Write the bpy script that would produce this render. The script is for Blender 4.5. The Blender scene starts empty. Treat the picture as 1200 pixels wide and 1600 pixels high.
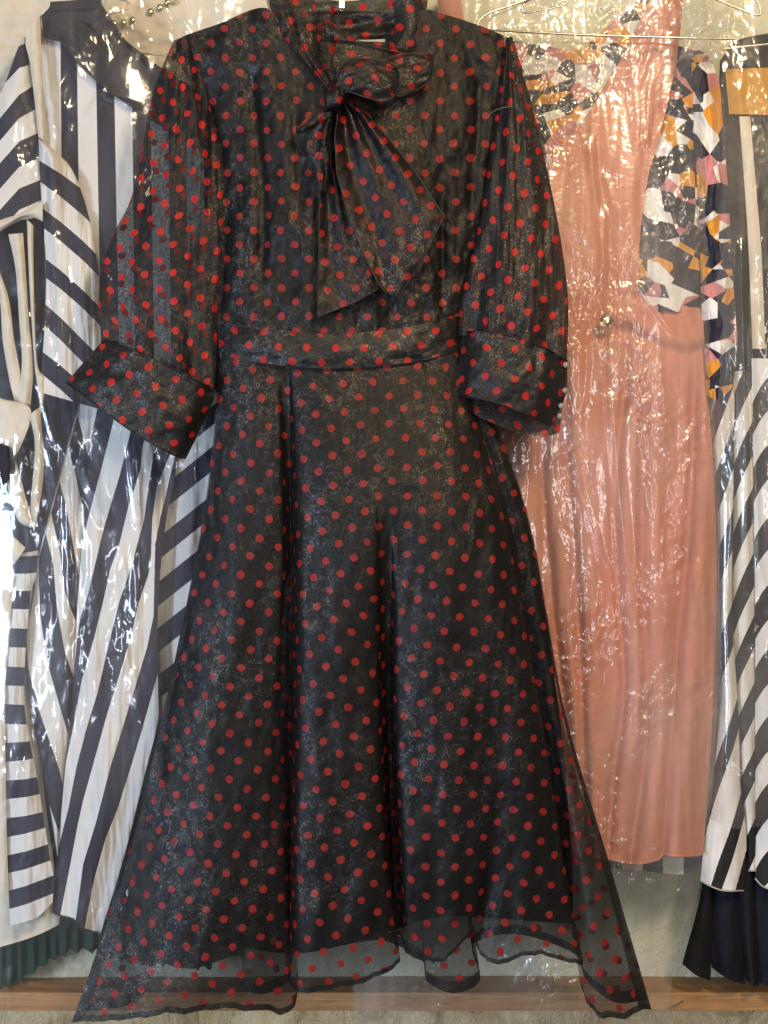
import bpy, math, random
import numpy as np
from mathutils import Vector

scene = bpy.context.scene
C = scene.collection

# ------------------------------------------------------------------ camera, world, lamps, exposure
D = 1.5            # camera distance to the plane of the dotted dress (y = 0)
S = 0.00075        # metres per photograph pixel on that plane
ZC = 1.5           # height of the camera
cam_d = bpy.data.cameras.new('camera')
cam = bpy.data.objects.new('camera', cam_d)
C.objects.link(cam)
cam.location = (0, -D, ZC)
cam.rotation_euler = (math.radians(90), 0, 0)
cam_d.sensor_fit = 'VERTICAL'
cam_d.sensor_height = 36
cam_d.lens = 36 * D / (1600 * S)
cam_d.clip_start = 0.01
cam_d.clip_end = 100
scene.camera = cam

world = bpy.data.worlds.new('World')
scene.world = world
world.use_nodes = True
bg = world.node_tree.nodes['Background']
bg.inputs[0].default_value = (1.0, 0.92, 0.80, 1)
bg.inputs[1].default_value = 0.16


def area(name, loc, target, size, power, col, size_y=None):
    l = bpy.data.lights.new(name, 'AREA')
    l.energy = power
    l.color = col
    l.size = size
    if size_y:
        l.shape = 'RECTANGLE'
        l.size_y = size_y
    o = bpy.data.objects.new(name, l)
    C.objects.link(o)
    o.location = loc
    o.rotation_euler = (Vector(target) - Vector(loc)).to_track_quat('-Z', 'Y').to_euler()
    return o


area('warm_ceiling_lamp', (0.75, -1.55, 2.75), (0.1, 0, 1.45), 0.26, 38, (1.0, 0.75, 0.45))
area('warm_ceiling_lamp', (-0.35, -2.3, 2.9), (0.0, 0, 1.4), 0.25, 20, (1.0, 0.80, 0.54))
area('doorway_daylight', (-2.1, -2.0, 1.2), (-0.2, 0, 1.25), 0.45, 78, (0.60, 0.75, 1.0), 0.8)

area('film_glint_light', (0.95, -2.5, 1.75), (0.3, 0, 1.5), 0.14, 13, (0.95, 0.93, 0.96), 0.9)  # lamp added behind the camera to put glints on the milky polythene
area('film_glint_light', (-1.02, -2.3, 1.25), (-0.3, 0, 1.4), 0.07, 10, (0.78, 0.86, 1.0), 0.7)  # narrow lamp added so the left polythene shows upright streaks

scene.view_settings.view_transform = 'Standard'
scene.view_settings.look = 'None'
scene.view_settings.exposure = -0.32
scene.view_settings.gamma = 1.0
scene.render.engine = 'CYCLES'
cy = scene.cycles
cy.use_denoising = True
cy.max_bounces = 6
cy.transparent_max_bounces = 32
cy.diffuse_bounces = 2
cy.glossy_bounces = 2
cy.caustics_reflective = False
cy.caustics_refractive = False
cy.sample_clamp_indirect = 4.0

rnd = random.Random(7)


# ------------------------------------------------------------------ helpers: points, noise, curves
DOFF = [0.0]       # millimetres by which the garments behind hang further back


def wpt(px, py, d):
    """pixel of the photograph + millimetres towards the camera -> world point (arrays allowed)"""
    y = -(np.asarray(d, float) + DOFF[0]) * 0.001
    k = (D + y) / D
    x = (np.asarray(px, float) - 600) * S * k
    z = ZC + (800 - np.asarray(py, float)) * S * k
    return np.stack(np.broadcast_arrays(x, y, z), -1)


def W1(px, py, d):
    return Vector(wpt(px, py, d).tolist())


def _hash(ix, iy, seed):
    h = (ix.astype(np.int64) * 374761393 + iy.astype(np.int64) * 668265263 + seed * 144665) & 0xFFFFFFFF
    h = ((h ^ (h >> 13)) * 1274126177) & 0xFFFFFFFF
    h = (h ^ (h >> 16)) & 0xFFFFFFFF
    return h / 4294967295.0


def noise(x, y, seed=0):
    """2D gradient noise about -1..1"""
    x = np.asarray(x, float); y = np.asarray(y, float)
    ix = np.floor(x); iy = np.floor(y)
    fx = x - ix; fy = y - iy
    u = fx * fx * fx * (fx * (fx * 6 - 15) + 10)
    v = fy * fy * fy * (fy * (fy * 6 - 15) + 10)
    def g(dx, dy):
        a = _hash(ix + dx, iy + dy, seed) * 2 * np.pi
        return np.cos(a) * (fx - dx) + np.sin(a) * (fy - dy)
    a = g(0, 0) * (1 - u) + g(1, 0) * u
    b = g(0, 1) * (1 - u) + g(1, 1) * u
    return (a * (1 - v) + b * v) * 1.5


def fbm(x, y, seed=0, octv=4, gain=0.5):
    s = 0; a = 1; f = 1
    for k in range(octv):
        s = s + a * noise(x * f, y * f, seed + 17 * k); a *= gain; f *= 2.03
    return s


def ridged(x, y, seed=0, octv=4, gain=0.55):
    """sharp-creased sheet, about 0..1.5"""
    s = 0; a = 1; f = 1
    for k in range(octv):
        wx = noise(x * f * 0.6 + 9.1, y * f * 0.6, seed + 31 * k) * 0.55
        n = 1 - np.abs(noise(x * f + wx, y * f - wx, seed + 13 * k)) * 1.6
        s = s + a * n; a *= gain; f *= 1.93
    return s


def pl(pts, t, axis=1):
    """polyline through pts evaluated at coordinate `axis` = t, linear, extrapolating"""
    p = np.asarray(pts, float)
    a = p[:, axis]; b = p[:, 1 - axis]
    o = np.argsort(a); a = a[o]; b = b[o]
    t = np.asarray(t, float)
    r = np.interp(t, a, b)
    if len(a) > 1:
        s0 = (b[1] - b[0]) / max(a[1] - a[0], 1e-6); s1 = (b[-1] - b[-2]) / max(a[-1] - a[-2], 1e-6)
        s0 = np.clip(s0, -4, 4); s1 = np.clip(s1, -4, 4)
        r = np.where(t < a[0], b[0] + s0 * (t - a[0]), r)
        r = np.where(t > a[-1], b[-1] + s1 * (t - a[-1]), r)
    return r


def smooth_pl(pts, n=8):
    """Catmull-Rom densified polyline"""
    p = np.asarray(pts, float)
    if len(p) < 3:
        return p
    q = cr(p, np.linspace(0, len(p) - 1, (len(p) - 1) * n + 1))
    return q


def cr(ctrl, t):
    """Catmull-Rom through ctrl (axis 0) at index parameters t"""
    ctrl = np.asarray(ctrl, float)
    n = len(ctrl)
    i = np.clip(np.floor(t).astype(int), 0, n - 2)
    f = (t - i).reshape((-1,) + (1,) * (ctrl.ndim - 1))
    p1 = ctrl[i]; p2 = ctrl[i + 1]
    p0 = np.where((i > 0).reshape(f.shape), ctrl[np.maximum(i - 1, 0)], 2 * p1 - p2)
    p3 = np.where((i < n - 2).reshape(f.shape), ctrl[np.minimum(i + 2, n - 1)], 2 * p2 - p1)
    return 0.5 * (2 * p1 + (p2 - p0) * f + (2 * p0 - 5 * p1 + 4 * p2 - p3) * f ** 2 + (3 * p1 - p0 - 3 * p2 + p3) * f ** 3)


def groove(px, py, pts, w, a, soft=40):
    """a pressed line along a polyline x(y): dent of depth a, half width w, fading at both ends"""
    pts = smooth_pl(pts, 4)
    x = pl(pts, py)
    y0, y1 = pts[:, 1].min(), pts[:, 1].max()
    e = np.clip((py - y0) / soft + 0.3, 0, 1) * np.clip((y1 - py) / soft + 0.3, 0, 1)
    return -a * np.exp(-((px - x) / w) ** 2) * e


# ------------------------------------------------------------------ helpers: meshes
def grid_mesh(name, P, UV=None, wrap=False):
    nv, nu = P.shape[:2]
    me = bpy.data.meshes.new(name)
    verts = P.reshape(-1, 3)
    i = np.arange(nv - 1)[:, None]; j = np.arange(nu if wrap else nu - 1)[None, :]
    j2 = (j + 1) % nu
    q = np.stack([i * nu + j, i * nu + j2, (i + 1) * nu + j2, (i + 1) * nu + j], -1).reshape(-1, 4)
    me.vertices.add(len(verts)); me.vertices.foreach_set('co', verts.astype(np.float32).ravel())
    me.loops.add(q.size); me.loops.foreach_set('vertex_index', q.astype(np.int32).ravel())
    me.polygons.add(len(q))
    me.polygons.foreach_set('loop_start', np.arange(0, q.size, 4, dtype=np.int32))
    me.polygons.foreach_set('loop_total', np.full(len(q), 4, dtype=np.int32))
    me.polygons.foreach_set('use_smooth', np.ones(len(q), dtype=bool))
    me.update(calc_edges=True)
    if UV is not None:
        uv = me.uv_layers.new(name='UVMap')
        uv.data.foreach_set('uv', UV.reshape(-1, 2)[q.ravel()].astype(np.float32).ravel())
    return me


def link(name, me, m, parent=None):
    o = bpy.data.objects.new(name, me)
    C.objects.link(o)
    if m is not None and hasattr(me, 'materials'):
        me.materials.append(m)
    if parent is not None:
        o.parent = parent
        o.matrix_parent_inverse = parent.matrix_world.inverted()
    return o


def thing(name, label, cat, loc=(0, 0, 0), group=None):
    o = bpy.data.objects.new(name, None)
    o.empty_display_size = 0.05
    C.objects.link(o)
    o.location = loc
    o['label'] = label; o['category'] = cat
    if group:
        o['group'] = group
    bpy.context.view_layer.update()
    return o


def arc_uv(P, unit=45 * S, off=(0, 0), ref=None, rot=0.0):
    """fabric coordinates from arc length, one unit = one repeat of the dot pattern"""
    nv, nu = P.shape[:2]
    du = np.linalg.norm(np.diff(P, axis=1), axis=2)
    u = np.concatenate([np.zeros((nv, 1)), np.cumsum(du, 1)], 1)
    ref = nu // 2 if ref is None else ref
    u = u - u[:, ref:ref + 1]
    dv = np.linalg.norm(np.diff(P, axis=0), axis=2)
    v = np.concatenate([np.zeros((1, nu)), np.cumsum(dv, 0)], 0)
    u = u / unit; v = v / unit
    c, s = math.cos(rot), math.sin(rot)
    return np.stack([c * u - s * v + off[0], s * u + c * v + off[1]], -1)


def fan_uv(P, unit=45 * S, off=(0, 0)):
    """fabric coordinates of a flared (part-circle) skirt panel"""
    ln = lambda r: np.concatenate([[0], np.cumsum(np.linalg.norm(np.diff(r, axis=0), axis=1))])
    aw = ln(P[0]); ah = ln(P[-1])
    dv = np.linalg.norm(np.diff(P, axis=0), axis=2)
    v = np.concatenate([np.zeros((1, P.shape[1])), np.cumsum(dv, 0)], 0)
    L = v[-1].mean()
    ratio = max(ah[-1] / aw[-1], 1.2)
    r0 = L / (ratio - 1)
    th = (ah - ah[-1] / 2) / (r0 + L)
    r = r0 + v
    return np.stack([r * np.sin(th)[None, :] / unit + off[0], r * np.cos(th)[None, :] / unit + off[1]], -1)


def flat_uv(Pc, nu, nv, off, ref=0.45):
    """flatten a coarse copy of the cloth with the least stretch, then resample to nu x nv and align to arc length"""
    guide = arc_uv(Pc, ref=int(Pc.shape[1] * ref))
    out = guide
    try:
        me = grid_mesh('flatten', Pc, guide)
        o = bpy.data.objects.new('flatten', me); C.objects.link(o)
        bpy.context.view_layer.objects.active = o; o.select_set(True)
        bpy.ops.object.mode_set(mode='EDIT'); bpy.ops.mesh.select_all(action='SELECT')
        bpy.ops.uv.unwrap(method='MINIMUM_STRETCH', fill_holes=False, margin=0.0, iterations=30)
        bpy.ops.object.mode_set(mode='OBJECT')
        li = np.zeros(len(me.loops), np.int32); me.loops.foreach_get('vertex_index', li)
        uv = np.zeros(len(me.loops) * 2, np.float32); me.uv_layers[0].data.foreach_get('uv', uv)
        V = np.zeros((Pc.shape[0] * Pc.shape[1], 2)); V[li] = uv.reshape(-1, 2)
        V = V.reshape(Pc.shape[0], Pc.shape[1], 2)
        bpy.data.objects.remove(o); bpy.data.meshes.remove(me)
        a, b = V[..., 0] + 1j * V[..., 1], guide[..., 0] + 1j * guide[..., 1]
        sl = (slice(0, Pc.shape[0] // 2), slice(int(Pc.shape[1] * 0.32), int(Pc.shape[1] * 0.62)))
        best = None
        for z in (a, np.conj(a)):
            zc, bc = z[sl] - z[sl].mean(), b[sl] - b[sl].mean()
            k = (np.conj(zc) * bc).sum() / (np.abs(zc) ** 2).sum()
            err = (np.abs(bc - k * zc) ** 2).sum()
            if best is None or err < best[0]:
                best = (err, k * (z - z[sl].mean()) + b[sl].mean())
        out = np.stack([best[1].real, best[1].imag], -1)
    except Exception as ex:
        print('flatten failed', ex)
    yi = np.linspace(0, Pc.shape[0] - 1, nv); xi = np.linspace(0, Pc.shape[1] - 1, nu)
    y0 = np.clip(yi.astype(int), 0, Pc.shape[0] - 2); x0 = np.clip(xi.astype(int), 0, Pc.shape[1] - 2)
    fy = (yi - y0)[:, None, None]; fx = (xi - x0)[None, :, None]
    g = lambda dy, dx: out[(y0 + dy)[:, None], (x0 + dx)[None, :]]
    R = (g(0, 0) * (1 - fx) + g(0, 1) * fx) * (1 - fy) + (g(1, 0) * (1 - fx) + g(1, 1) * fx) * fy
    return R + np.array(off)


def loft(rows, nu, nv, fn=None, vr=(0, 1), ur=(0, 1), dd=0.0):
    """control grid of (px, py, d) -> smooth dense grid (px, py, d)"""
    G = np.asarray(rows, float)
    t = np.linspace(vr[0] * (len(G) - 1), vr[1] * (len(G) - 1), nv)
    A = cr(G, t)                                       # nv, M, 3
    s = np.linspace(ur[0] * (G.shape[1] - 1), ur[1] * (G.shape[1] - 1), nu)
    B = cr(np.swapaxes(A, 0, 1), s)                    # nu, nv, 3
    B = np.swapaxes(B, 0, 1).copy()
    if fn is not None:
        B[..., 2] += fn(B[..., 0], B[..., 1])
    B[..., 2] += dd
    return B


def shape(left, right, top, bottom, nu, nv, fn, sm=True):
    """region between two x(y) side lines and two y(x) end lines -> grid (px, py, d); fn(px, py, u, v) = d"""
    if sm:
        left = smooth_pl(left, 6); right = smooth_pl(right, 6)
        top = smooth_pl(top, 6); bottom = smooth_pl(bottom, 6)
    u = np.linspace(0, 1, nu)[None, :].repeat(nv, 0)
    v = np.linspace(0, 1, nv)[:, None].repeat(nu, 1)
    py = np.interp(v, [0, 1], [np.mean(np.asarray(top)[:, 1]), np.mean(np.asarray(bottom)[:, 1])])
    px = None
    for _ in range(8):
        px = pl(left, py) * (1 - u) + pl(right, py) * u
        py = pl(top, px, 0) * (1 - v) + pl(bottom, px, 0) * v
    d = fn(px, py, u, v)
    return np.stack([px, py, d], -1)


def G2P(B):
    return wpt(B[..., 0], B[..., 1], B[..., 2])


def stripe_uv(px, py, bounds, axis=1, start=0):
    """stripe coordinate: k at the k-th boundary line; bounds are x(y) (axis 1) or y(x) (axis 0) polylines"""
    pos = px if axis == 1 else py
    t = py if axis == 1 else px
    B = np.stack([pl(b, t, axis) for b in bounds], 0)
    B = np.maximum.accumulate(B + np.arange(len(bounds)).reshape(-1, 1, 1) * 1e-3, 0)
    out = np.zeros_like(px)
    K = len(bounds)
    gap0 = 30.0
    out = np.where(pos < B[0], -np.clip((B[0] - pos) / gap0, 0, 0.95), out)
    for k in range(K - 1):
        m = (pos >= B[k]) & (pos < B[k + 1])
        out = np.where(m, k + (pos - B[k]) / np.maximum(B[k + 1] - B[k], 1e-6), out)
    out = np.where(pos >= B[-1], K - 1 + np.clip((pos - B[-1]) / gap0, 0, 0.95), out)
    return np.stack([out + start, py / 60.0 if axis == 1 else px / 60.0], -1)


def tube(name, pts, r, m, parent=None, n=8, sub=6):
    p = smooth_pl(np.asarray(pts, float), sub) if len(pts) > 2 else np.asarray(pts, float)
    P = wpt(p[:, 0], p[:, 1], p[:, 2])
    T = np.gradient(P, axis=0)
    T /= np.maximum(np.linalg.norm(T, axis=1, keepdims=True), 1e-9)
    up = np.array([0.05, 1.0, 0.08])
    A = np.cross(T, up); A /= np.linalg.norm(A, axis=1, keepdims=True)
    Bn = np.cross(T, A)
    a = np.linspace(0, 2 * np.pi, n, endpoint=False)
    ring = P[:, None, :] + r * (np.cos(a)[None, :, None] * A[:, None, :] + np.sin(a)[None, :, None] * Bn[:, None, :])
    return link(name, grid_mesh(name, ring, wrap=True), m, parent)


def box(name, x0, x1, y0, y1, z0, z1, m, parent=None, bev=0.003):
    import bmesh
    bm = bmesh.new()
    bmesh.ops.create_cube(bm, size=1)
    for v in bm.verts:
        v.co = Vector(((x0 + x1) / 2 + v.co.x * (x1 - x0), (y0 + y1) / 2 + v.co.y * (y1 - y0), (z0 + z1) / 2 + v.co.z * (z1 - z0)))
    if bev:
        bmesh.ops.bevel(bm, geom=bm.edges[:], offset=bev, segments=2, affect='EDGES', profile=0.6)
    me = bpy.data.meshes.new(name); bm.to_mesh(me); bm.free()
    return link(name, me, m, parent)


# ------------------------------------------------------------------ materials
class NT:
    def __init__(self, name):
        self.m = bpy.data.materials.new(name); self.m.use_nodes = True
        self.t = self.m.node_tree; self.t.nodes.clear()
        self.out = self.n('ShaderNodeOutputMaterial')
    def n(self, typ, **kw):
        nd = self.t.nodes.new(typ)
        for k, v in kw.items():
            setattr(nd, k, v)
        return nd
    def set(self, sock, val):
        if isinstance(val, bpy.types.NodeSocket):
            self.t.links.new(val, sock)
        else:
            sock.default_value = val
    def math(self, op, a, b=None, c=None, clamp=False):
        nd = self.n('ShaderNodeMath', operation=op, use_clamp=clamp)
        self.set(nd.inputs[0], a)
        if b is not None: self.set(nd.inputs[1], b)
        if c is not None: self.set(nd.inputs[2], c)
        return nd.outputs[0]
    def vmath(self, op, a, b=None, scale=None):
        nd = self.n('ShaderNodeVectorMath', operation=op)
        self.set(nd.inputs[0], a)
        if b is not None: self.set(nd.inputs[1], b)
        if scale is not None: self.set(nd.inputs['Scale'], scale)
        return nd.outputs['Value'] if op in ('LENGTH', 'DISTANCE', 'DOT_PRODUCT') else nd.outputs[0]
    def mixc(self, f, a, b):
        nd = self.n('ShaderNodeMix', data_type='RGBA')
        self.set(nd.inputs[0], f); self.set(nd.inputs[6], a); self.set(nd.inputs[7], b)
        return nd.outputs[2]
    def noise(self, vec, scale, detail=3, rough=0.5, dist=0.0, dims='3D'):
        nd = self.n('ShaderNodeTexNoise', noise_dimensions=dims)
        self.set(nd.inputs['Vector'], vec)
        nd.inputs['Scale'].default_value = scale; nd.inputs['Detail'].default_value = detail
        nd.inputs['Roughness'].default_value = rough; nd.inputs['Distortion'].default_value = dist
        return nd.outputs['Fac'], nd.outputs['Color']
    def ramp(self, fac, stops, interp='LINEAR'):
        nd = self.n('ShaderNodeValToRGB')
        nd.color_ramp.interpolation = interp
        el = nd.color_ramp.elements
        while len(el) > 1: el.remove(el[-1])
        el[0].position = stops[0][0]; el[0].color = stops[0][1]
        for p, c in stops[1:]:
            e = el.new(p); e.color = c
        self.set(nd.inputs[0], fac)
        return nd.outputs[0]
    def step(self, x, lo, hi):
        nd = self.n('ShaderNodeMapRange', clamp=True)
        self.set(nd.inputs[0], x); nd.inputs[1].default_value = lo; nd.inputs[2].default_value = hi
        return nd.outputs[0]
    def bump(self, h, strength, dist, normal=None):
        nd = self.n('ShaderNodeBump')
        self.set(nd.inputs['Height'], h)
        nd.inputs['Strength'].default_value = strength; nd.inputs['Distance'].default_value = dist
        if normal is not None: self.set(nd.inputs['Normal'], normal)
        return nd.outputs[0]
    def bsdf(self, col, rough=0.6, spec=0.3, normal=None, metal=0.0, sheen=0.0):
        nd = self.n('ShaderNodeBsdfPrincipled')
        self.set(nd.inputs['Base Color'], col); self.set(nd.inputs['Roughness'], rough)
        self.set(nd.inputs['Specular IOR Level'], spec); self.set(nd.inputs['Metallic'], metal)
        nd.inputs['Sheen Weight'].default_value = sheen
        if normal is not None: self.set(nd.inputs['Normal'], normal)
        return nd.outputs[0]
    def mixs(self, f, a, b):
        nd = self.n('ShaderNodeMixShader')
        self.set(nd.inputs[0], f); self.set(nd.inputs[1], a); self.set(nd.inputs[2], b)
        return nd.outputs[0]
    def transp(self, col=(1, 1, 1, 1)):
        nd = self.n('ShaderNodeBsdfTransparent'); nd.inputs[0].default_value = col
        return nd.outputs[0]
    def done(self, sh):
        self.t.links.new(sh, self.out.inputs['Surface'])
        return self.m
    def uv(self):
        return self.n('ShaderNodeUVMap').outputs[0]
    def pos(self):
        return self.n('ShaderNodeNewGeometry').outputs['Position']


def rgb(r, g, b):
    """display 0-255 -> linear colour"""
    f = lambda c: (c / 255 / 12.92) if c / 255 <= 0.04045 else ((c / 255 + 0.055) / 1.055) ** 2.4
    return (f(r), f(g), f(b), 1)


def mat_organza(name, opacity, glit=1.0, moire=0.0, dots=True, vivid=0.0):
    """black sheer organza with flocked red dots and a fine metallic shimmer"""
    t = NT(name)
    uv = t.uv(); pos = t.pos()
    fine = t.noise(pos, 1050, 1, 0.7)[0]
    big = t.noise(pos, 7, 2, 0.6)[0]
    wrk = t.noise(pos, 34, 4, 0.74)[0]
    nrm = t.bump(wrk, 0.085, 0.005)
    nrm2 = t.bump(fine, 0.55, 0.0007, nrm)
    # bright threads: everywhere a little, most along small creases
    crs = t.math('SUBTRACT', 1.0, t.step(t.math('ABSOLUTE', t.math('SUBTRACT', wrk, 0.5)), 0.0, 0.06))
    dens = t.math('ADD', t.math('MULTIPLY', t.math('MULTIPLY', crs, t.step(big, 0.38, 0.58)), 0.60), 0.10)
    spk = t.step(fine, 0.52, 0.64)
    gl = t.math('MULTIPLY', t.math('MULTIPLY', dens, spk), glit, clamp=True)
    tint = t.ramp(t.noise(pos, 60, 1)[0], [(0.34, (0.40, 0.40, 0.41, 1)), (0.50, (0.44, 0.41, 0.37, 1)), (0.66, (0.50, 0.42, 0.29, 1))])
    cloth = t.bsdf((0.0075, 0.0068, 0.0070, 1), 0.5, 0.25, nrm2)
    gs = t.n('ShaderNodeBsdfGlossy'); t.set(gs.inputs['Color'], tint); gs.inputs['Roughness'].default_value = 0.36
    t.set(gs.inputs['Normal'], nrm2)
    cloth = t.mixs(t.math('ADD', t.math('MULTIPLY', gl, 0.66), 0.006), cloth, gs.outputs[0])
    opv = t.math('ADD', t.math('MULTIPLY', t.math('SUBTRACT', fine, 0.5), 0.5), opacity)
    if moire:
        mz = t.noise(pos, 16, 2, 0.5, 1.0)[0]
        opv = t.math('ADD', opv, t.math('MULTIPLY', t.math('SINE', t.math('MULTIPLY', mz, 190.0)), moire))
    opv = t.math('MAXIMUM', opv, t.math('MULTIPLY', gl, 0.8), clamp=True)
    sh = t.mixs(opv, t.transp((0.95, 0.95, 0.96, 1)), cloth)
    if dots:
        # square lattice with a dot in the middle of every square, slightly uneven
        jit = t.noise(uv, 0.9, 1)[1]
        u2 = t.vmath('ADD', uv, t.vmath('SCALE', t.vmath('SUBTRACT', jit, (0.5, 0.5, 0.5)), scale=0.16))
        fl = []
        for off in ((0, 0, 0), (0.5, 0.5, 0)):
            a = t.vmath('SUBTRACT', t.vmath('FRACTION', t.vmath('ADD', u2, off)), (0.5, 0.5, 0))
            fl.append(t.vmath('LENGTH', t.vmath('MULTIPLY', a, (1, 1, 0))))
        dist = t.math('MINIMUM', fl[0], fl[1])
        dist = t.math('ADD', dist, t.math('MULTIPLY', t.math('SUBTRACT', fine, 0.5), 0.035))
        dot = t.math('SUBTRACT', 1.0, t.step(dist, 0.122, 0.138))
        k = 1.0 + vivid
        dc = t.mixc(t.step(wrk, 0.35, 0.65), (0.155 * k, 0.011, 0.009, 1), (0.245 * k, 0.015, 0.012, 1))
        dc = t.mixc(t.math('MULTIPLY', t.step(fine, 0.5, 0.7), 0.35), dc, (0.06, 0.012, 0.010, 1))
        dsh = t.bsdf(dc, 0.7, 0.12, nrm)
        dsh = t.mixs(t.math('ADD', t.math('MULTIPLY', gl, 0.35), 0.015), dsh, gs.outputs[0])
        sh = t.mixs(t.math('MULTIPLY', dot, 0.95), sh, dsh)
    return t.done(sh)


def mat_plain(name, col, rough=0.75, spec=0.2, var=0.08, scale=40, bump=0.25, sheen=0.0):
    t = NT(name)
    pos = t.pos()
    f = t.noise(pos, scale, 5, 0.6)[0]
    c = t.mixc(t.step(f, 0.3, 0.7), tuple(x * (1 - var) for x in col[:3]) + (1,), tuple(min(x * (1 + var), 1) for x in col[:3]) + (1,))
    fine = t.noise(pos, 1500, 2)[0]
    n1 = t.bump(t.noise(pos, 30, 5, 0.6)[0], bump, 0.004)
    n2 = t.bump(fine, 0.25, 0.0004, n1)
    return t.done(t.bsdf(c, rough, spec, n2, sheen=sheen))


def mat_stripes(name, dark, light):
    """two-tone woven stripes following the UV's first coordinate"""
    t = NT(name)
    pos = t.pos()
    sx = t.n('ShaderNodeSeparateXYZ'); t.set(sx.inputs[0], t.uv())
    w = t.math('MULTIPLY', t.math('SUBTRACT', t.noise(pos, 300, 2)[0], 0.5), 0.02)
    fl = t.math('FLOOR', t.math('ADD', sx.outputs[0], w))
    par = t.math('ABSOLUTE', t.math('MODULO', fl, 2.0))
    mott = t.noise(pos, 25, 5, 0.6)[0]
    lc = t.mixc(t.step(mott, 0.3, 0.7), tuple(x * 0.88 for x in light[:3]) + (1,), light)
    dc = t.mixc(t.step(mott, 0.3, 0.7), dark, tuple(x * 1.4 for x in dark[:3]) + (1,))
    c = t.mixc(t.math('GREATER_THAN', par, 0.5), dc, lc)
    n1 = t.bump(t.noise(pos, 28, 4, 0.55)[0], 0.3, 0.005)
    n2 = t.bump(t.noise(pos, 1600, 2)[0], 0.2, 0.0004, n1)
    return t.done(t.bsdf(c, 0.7, 0.25, n2))


def mat_print(name):
    """angular shards of ink blue, white, mustard and dusty pink"""
    t = NT(name)
    uv = t.uv(); pos = t.pos()
    cs = []
    for sc, mv in (((1.0, 0.8, 1), (3.1, 7.7, 0)), ((0.62, 1.25, 1), (11.3, 2.9, 0))):
        v = t.n('ShaderNodeTexVoronoi', voronoi_dimensions='2D', feature='F1')
        t.set(v.inputs['Vector'], t.vmath('ADD', t.vmath('MULTIPLY', uv, sc), mv)); v.inputs['Scale'].default_value = 1.0
        sp = t.n('ShaderNodeSeparateColor'); t.set(sp.inputs[0], v.outputs['Color']); cs.append(sp)
    ink = (0.016, 0.015, 0.030, 1); white = (0.72, 0.70, 0.66, 1); must = (0.62, 0.27, 0.03, 1); pink = (0.50, 0.20, 0.20, 1)
    idx = t.math('FRACT', t.math('ADD', cs[0].outputs[0], t.math('MULTIPLY', t.math('GREATER_THAN', cs[1].outputs[1], 0.5), 0.37)))
    c = t.ramp(idx, [(0, ink), (0.22, white), (0.42, must), (0.60, ink), (0.72, pink), (0.88, ink)], 'CONSTANT')
    n1 = t.bump(t.noise(pos, 35, 3, 0.6)[0], 0.3, 0.004)
    return t.done(t.bsdf(c, 0.6, 0.3, n1))


def mat_film(name, haze, gloss, crinkle, crin_scale=120, rough=0.08, tint=(0.98, 0.98, 0.97, 1), sheen=0.4):
    """clear polythene: mostly see-through, a little milky, mirror-like on its creases"""
    t = NT(name)
    pos = t.pos()
    h = t.noise(pos, crin_scale, 2, 0.6)[0]
    big = t.noise(pos, 7, 2, 0.6)[0]
    nrm = t.bump(h, crinkle, 0.004)
    fr = t.n('ShaderNodeFresnel'); fr.inputs[0].default_value = 1.45
    fac = t.math('MINIMUM', t.math('MULTIPLY', fr.outputs[0], gloss), 0.16)
    gs = t.n('ShaderNodeBsdfGlossy'); gs.inputs['Color'].default_value = (1, 1, 1, 1); gs.inputs['Roughness'].default_value = rough
    t.set(gs.inputs['Normal'], nrm)
    gb = t.n('ShaderNodeBsdfGlossy'); gb.inputs['Color'].default_value = (1, 1, 1, 1); gb.inputs['Roughness'].default_value = 0.34
    t.set(gb.inputs['Normal'], nrm)
    gmix = t.mixs(sheen, gs.outputs[0], gb.outputs[0])
    df = t.n('ShaderNodeBsdfDiffuse'); df.inputs[0].default_value = (0.8, 0.79, 0.76, 1)
    tl = t.n('ShaderNodeBsdfTranslucent'); tl.inputs[0].default_value = (0.8, 0.79, 0.76, 1)
    milk = t.mixs(0.4, df.outputs[0], tl.outputs[0])
    sh = t.mixs(t.math('MULTIPLY', t.step(big, 0.2, 0.8), haze * 2), t.transp(tint), milk)
    sh = t.mixs(fac, sh, gmix)
    return t.done(sh)


def mat_metal(name, col, rough):
    t = NT(name)
    n = t.bump(t.noise(t.pos(), 700, 2)[0], 0.1, 0.0005)
    return t.done(t.bsdf(col, rough, 0.5, n, metal=1.0))


def mat_wood(name):
    t = NT(name)
    pos = t.pos()
    st = t.vmath('MULTIPLY', pos, (1.6, 14, 30))
    g = t.noise(st, 4, 6, 0.65, 1.2)[0]
    c = t.ramp(g, [(0.3, (0.20, 0.095, 0.035, 1)), (0.5, (0.36, 0.19, 0.075, 1)), (0.7, (0.46, 0.27, 0.12, 1))])
    blot = t.noise(pos, 12, 4)[0]
    c = t.mixc(t.math('MULTIPLY', t.step(blot, 0.5, 0.8), 0.4), c, (0.16, 0.09, 0.045, 1))
    return t.done(t.bsdf(c, 0.55, 0.35, t.bump(g, 0.25, 0.003)))


def mat_wall(name):
    t = NT(name)
    pos = t.pos()
    f = t.noise(pos, 7, 7, 0.65)[0]
    g = t.noise(pos, 60, 6, 0.7)[0]
    c = t.mixc(t.step(f, 0.3, 0.7), (0.52, 0.52, 0.38, 1), (0.66, 0.64, 0.48, 1))
    c = t.mixc(t.math('MULTIPLY', t.step(g, 0.52, 0.72), 0.5), c, (0.72, 0.70, 0.56, 1))
    n = t.bump(g, 0.8, 0.006, t.bump(f, 0.5, 0.02))
    return t.done(t.bsdf(c, 0.85, 0.2, n))


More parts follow.
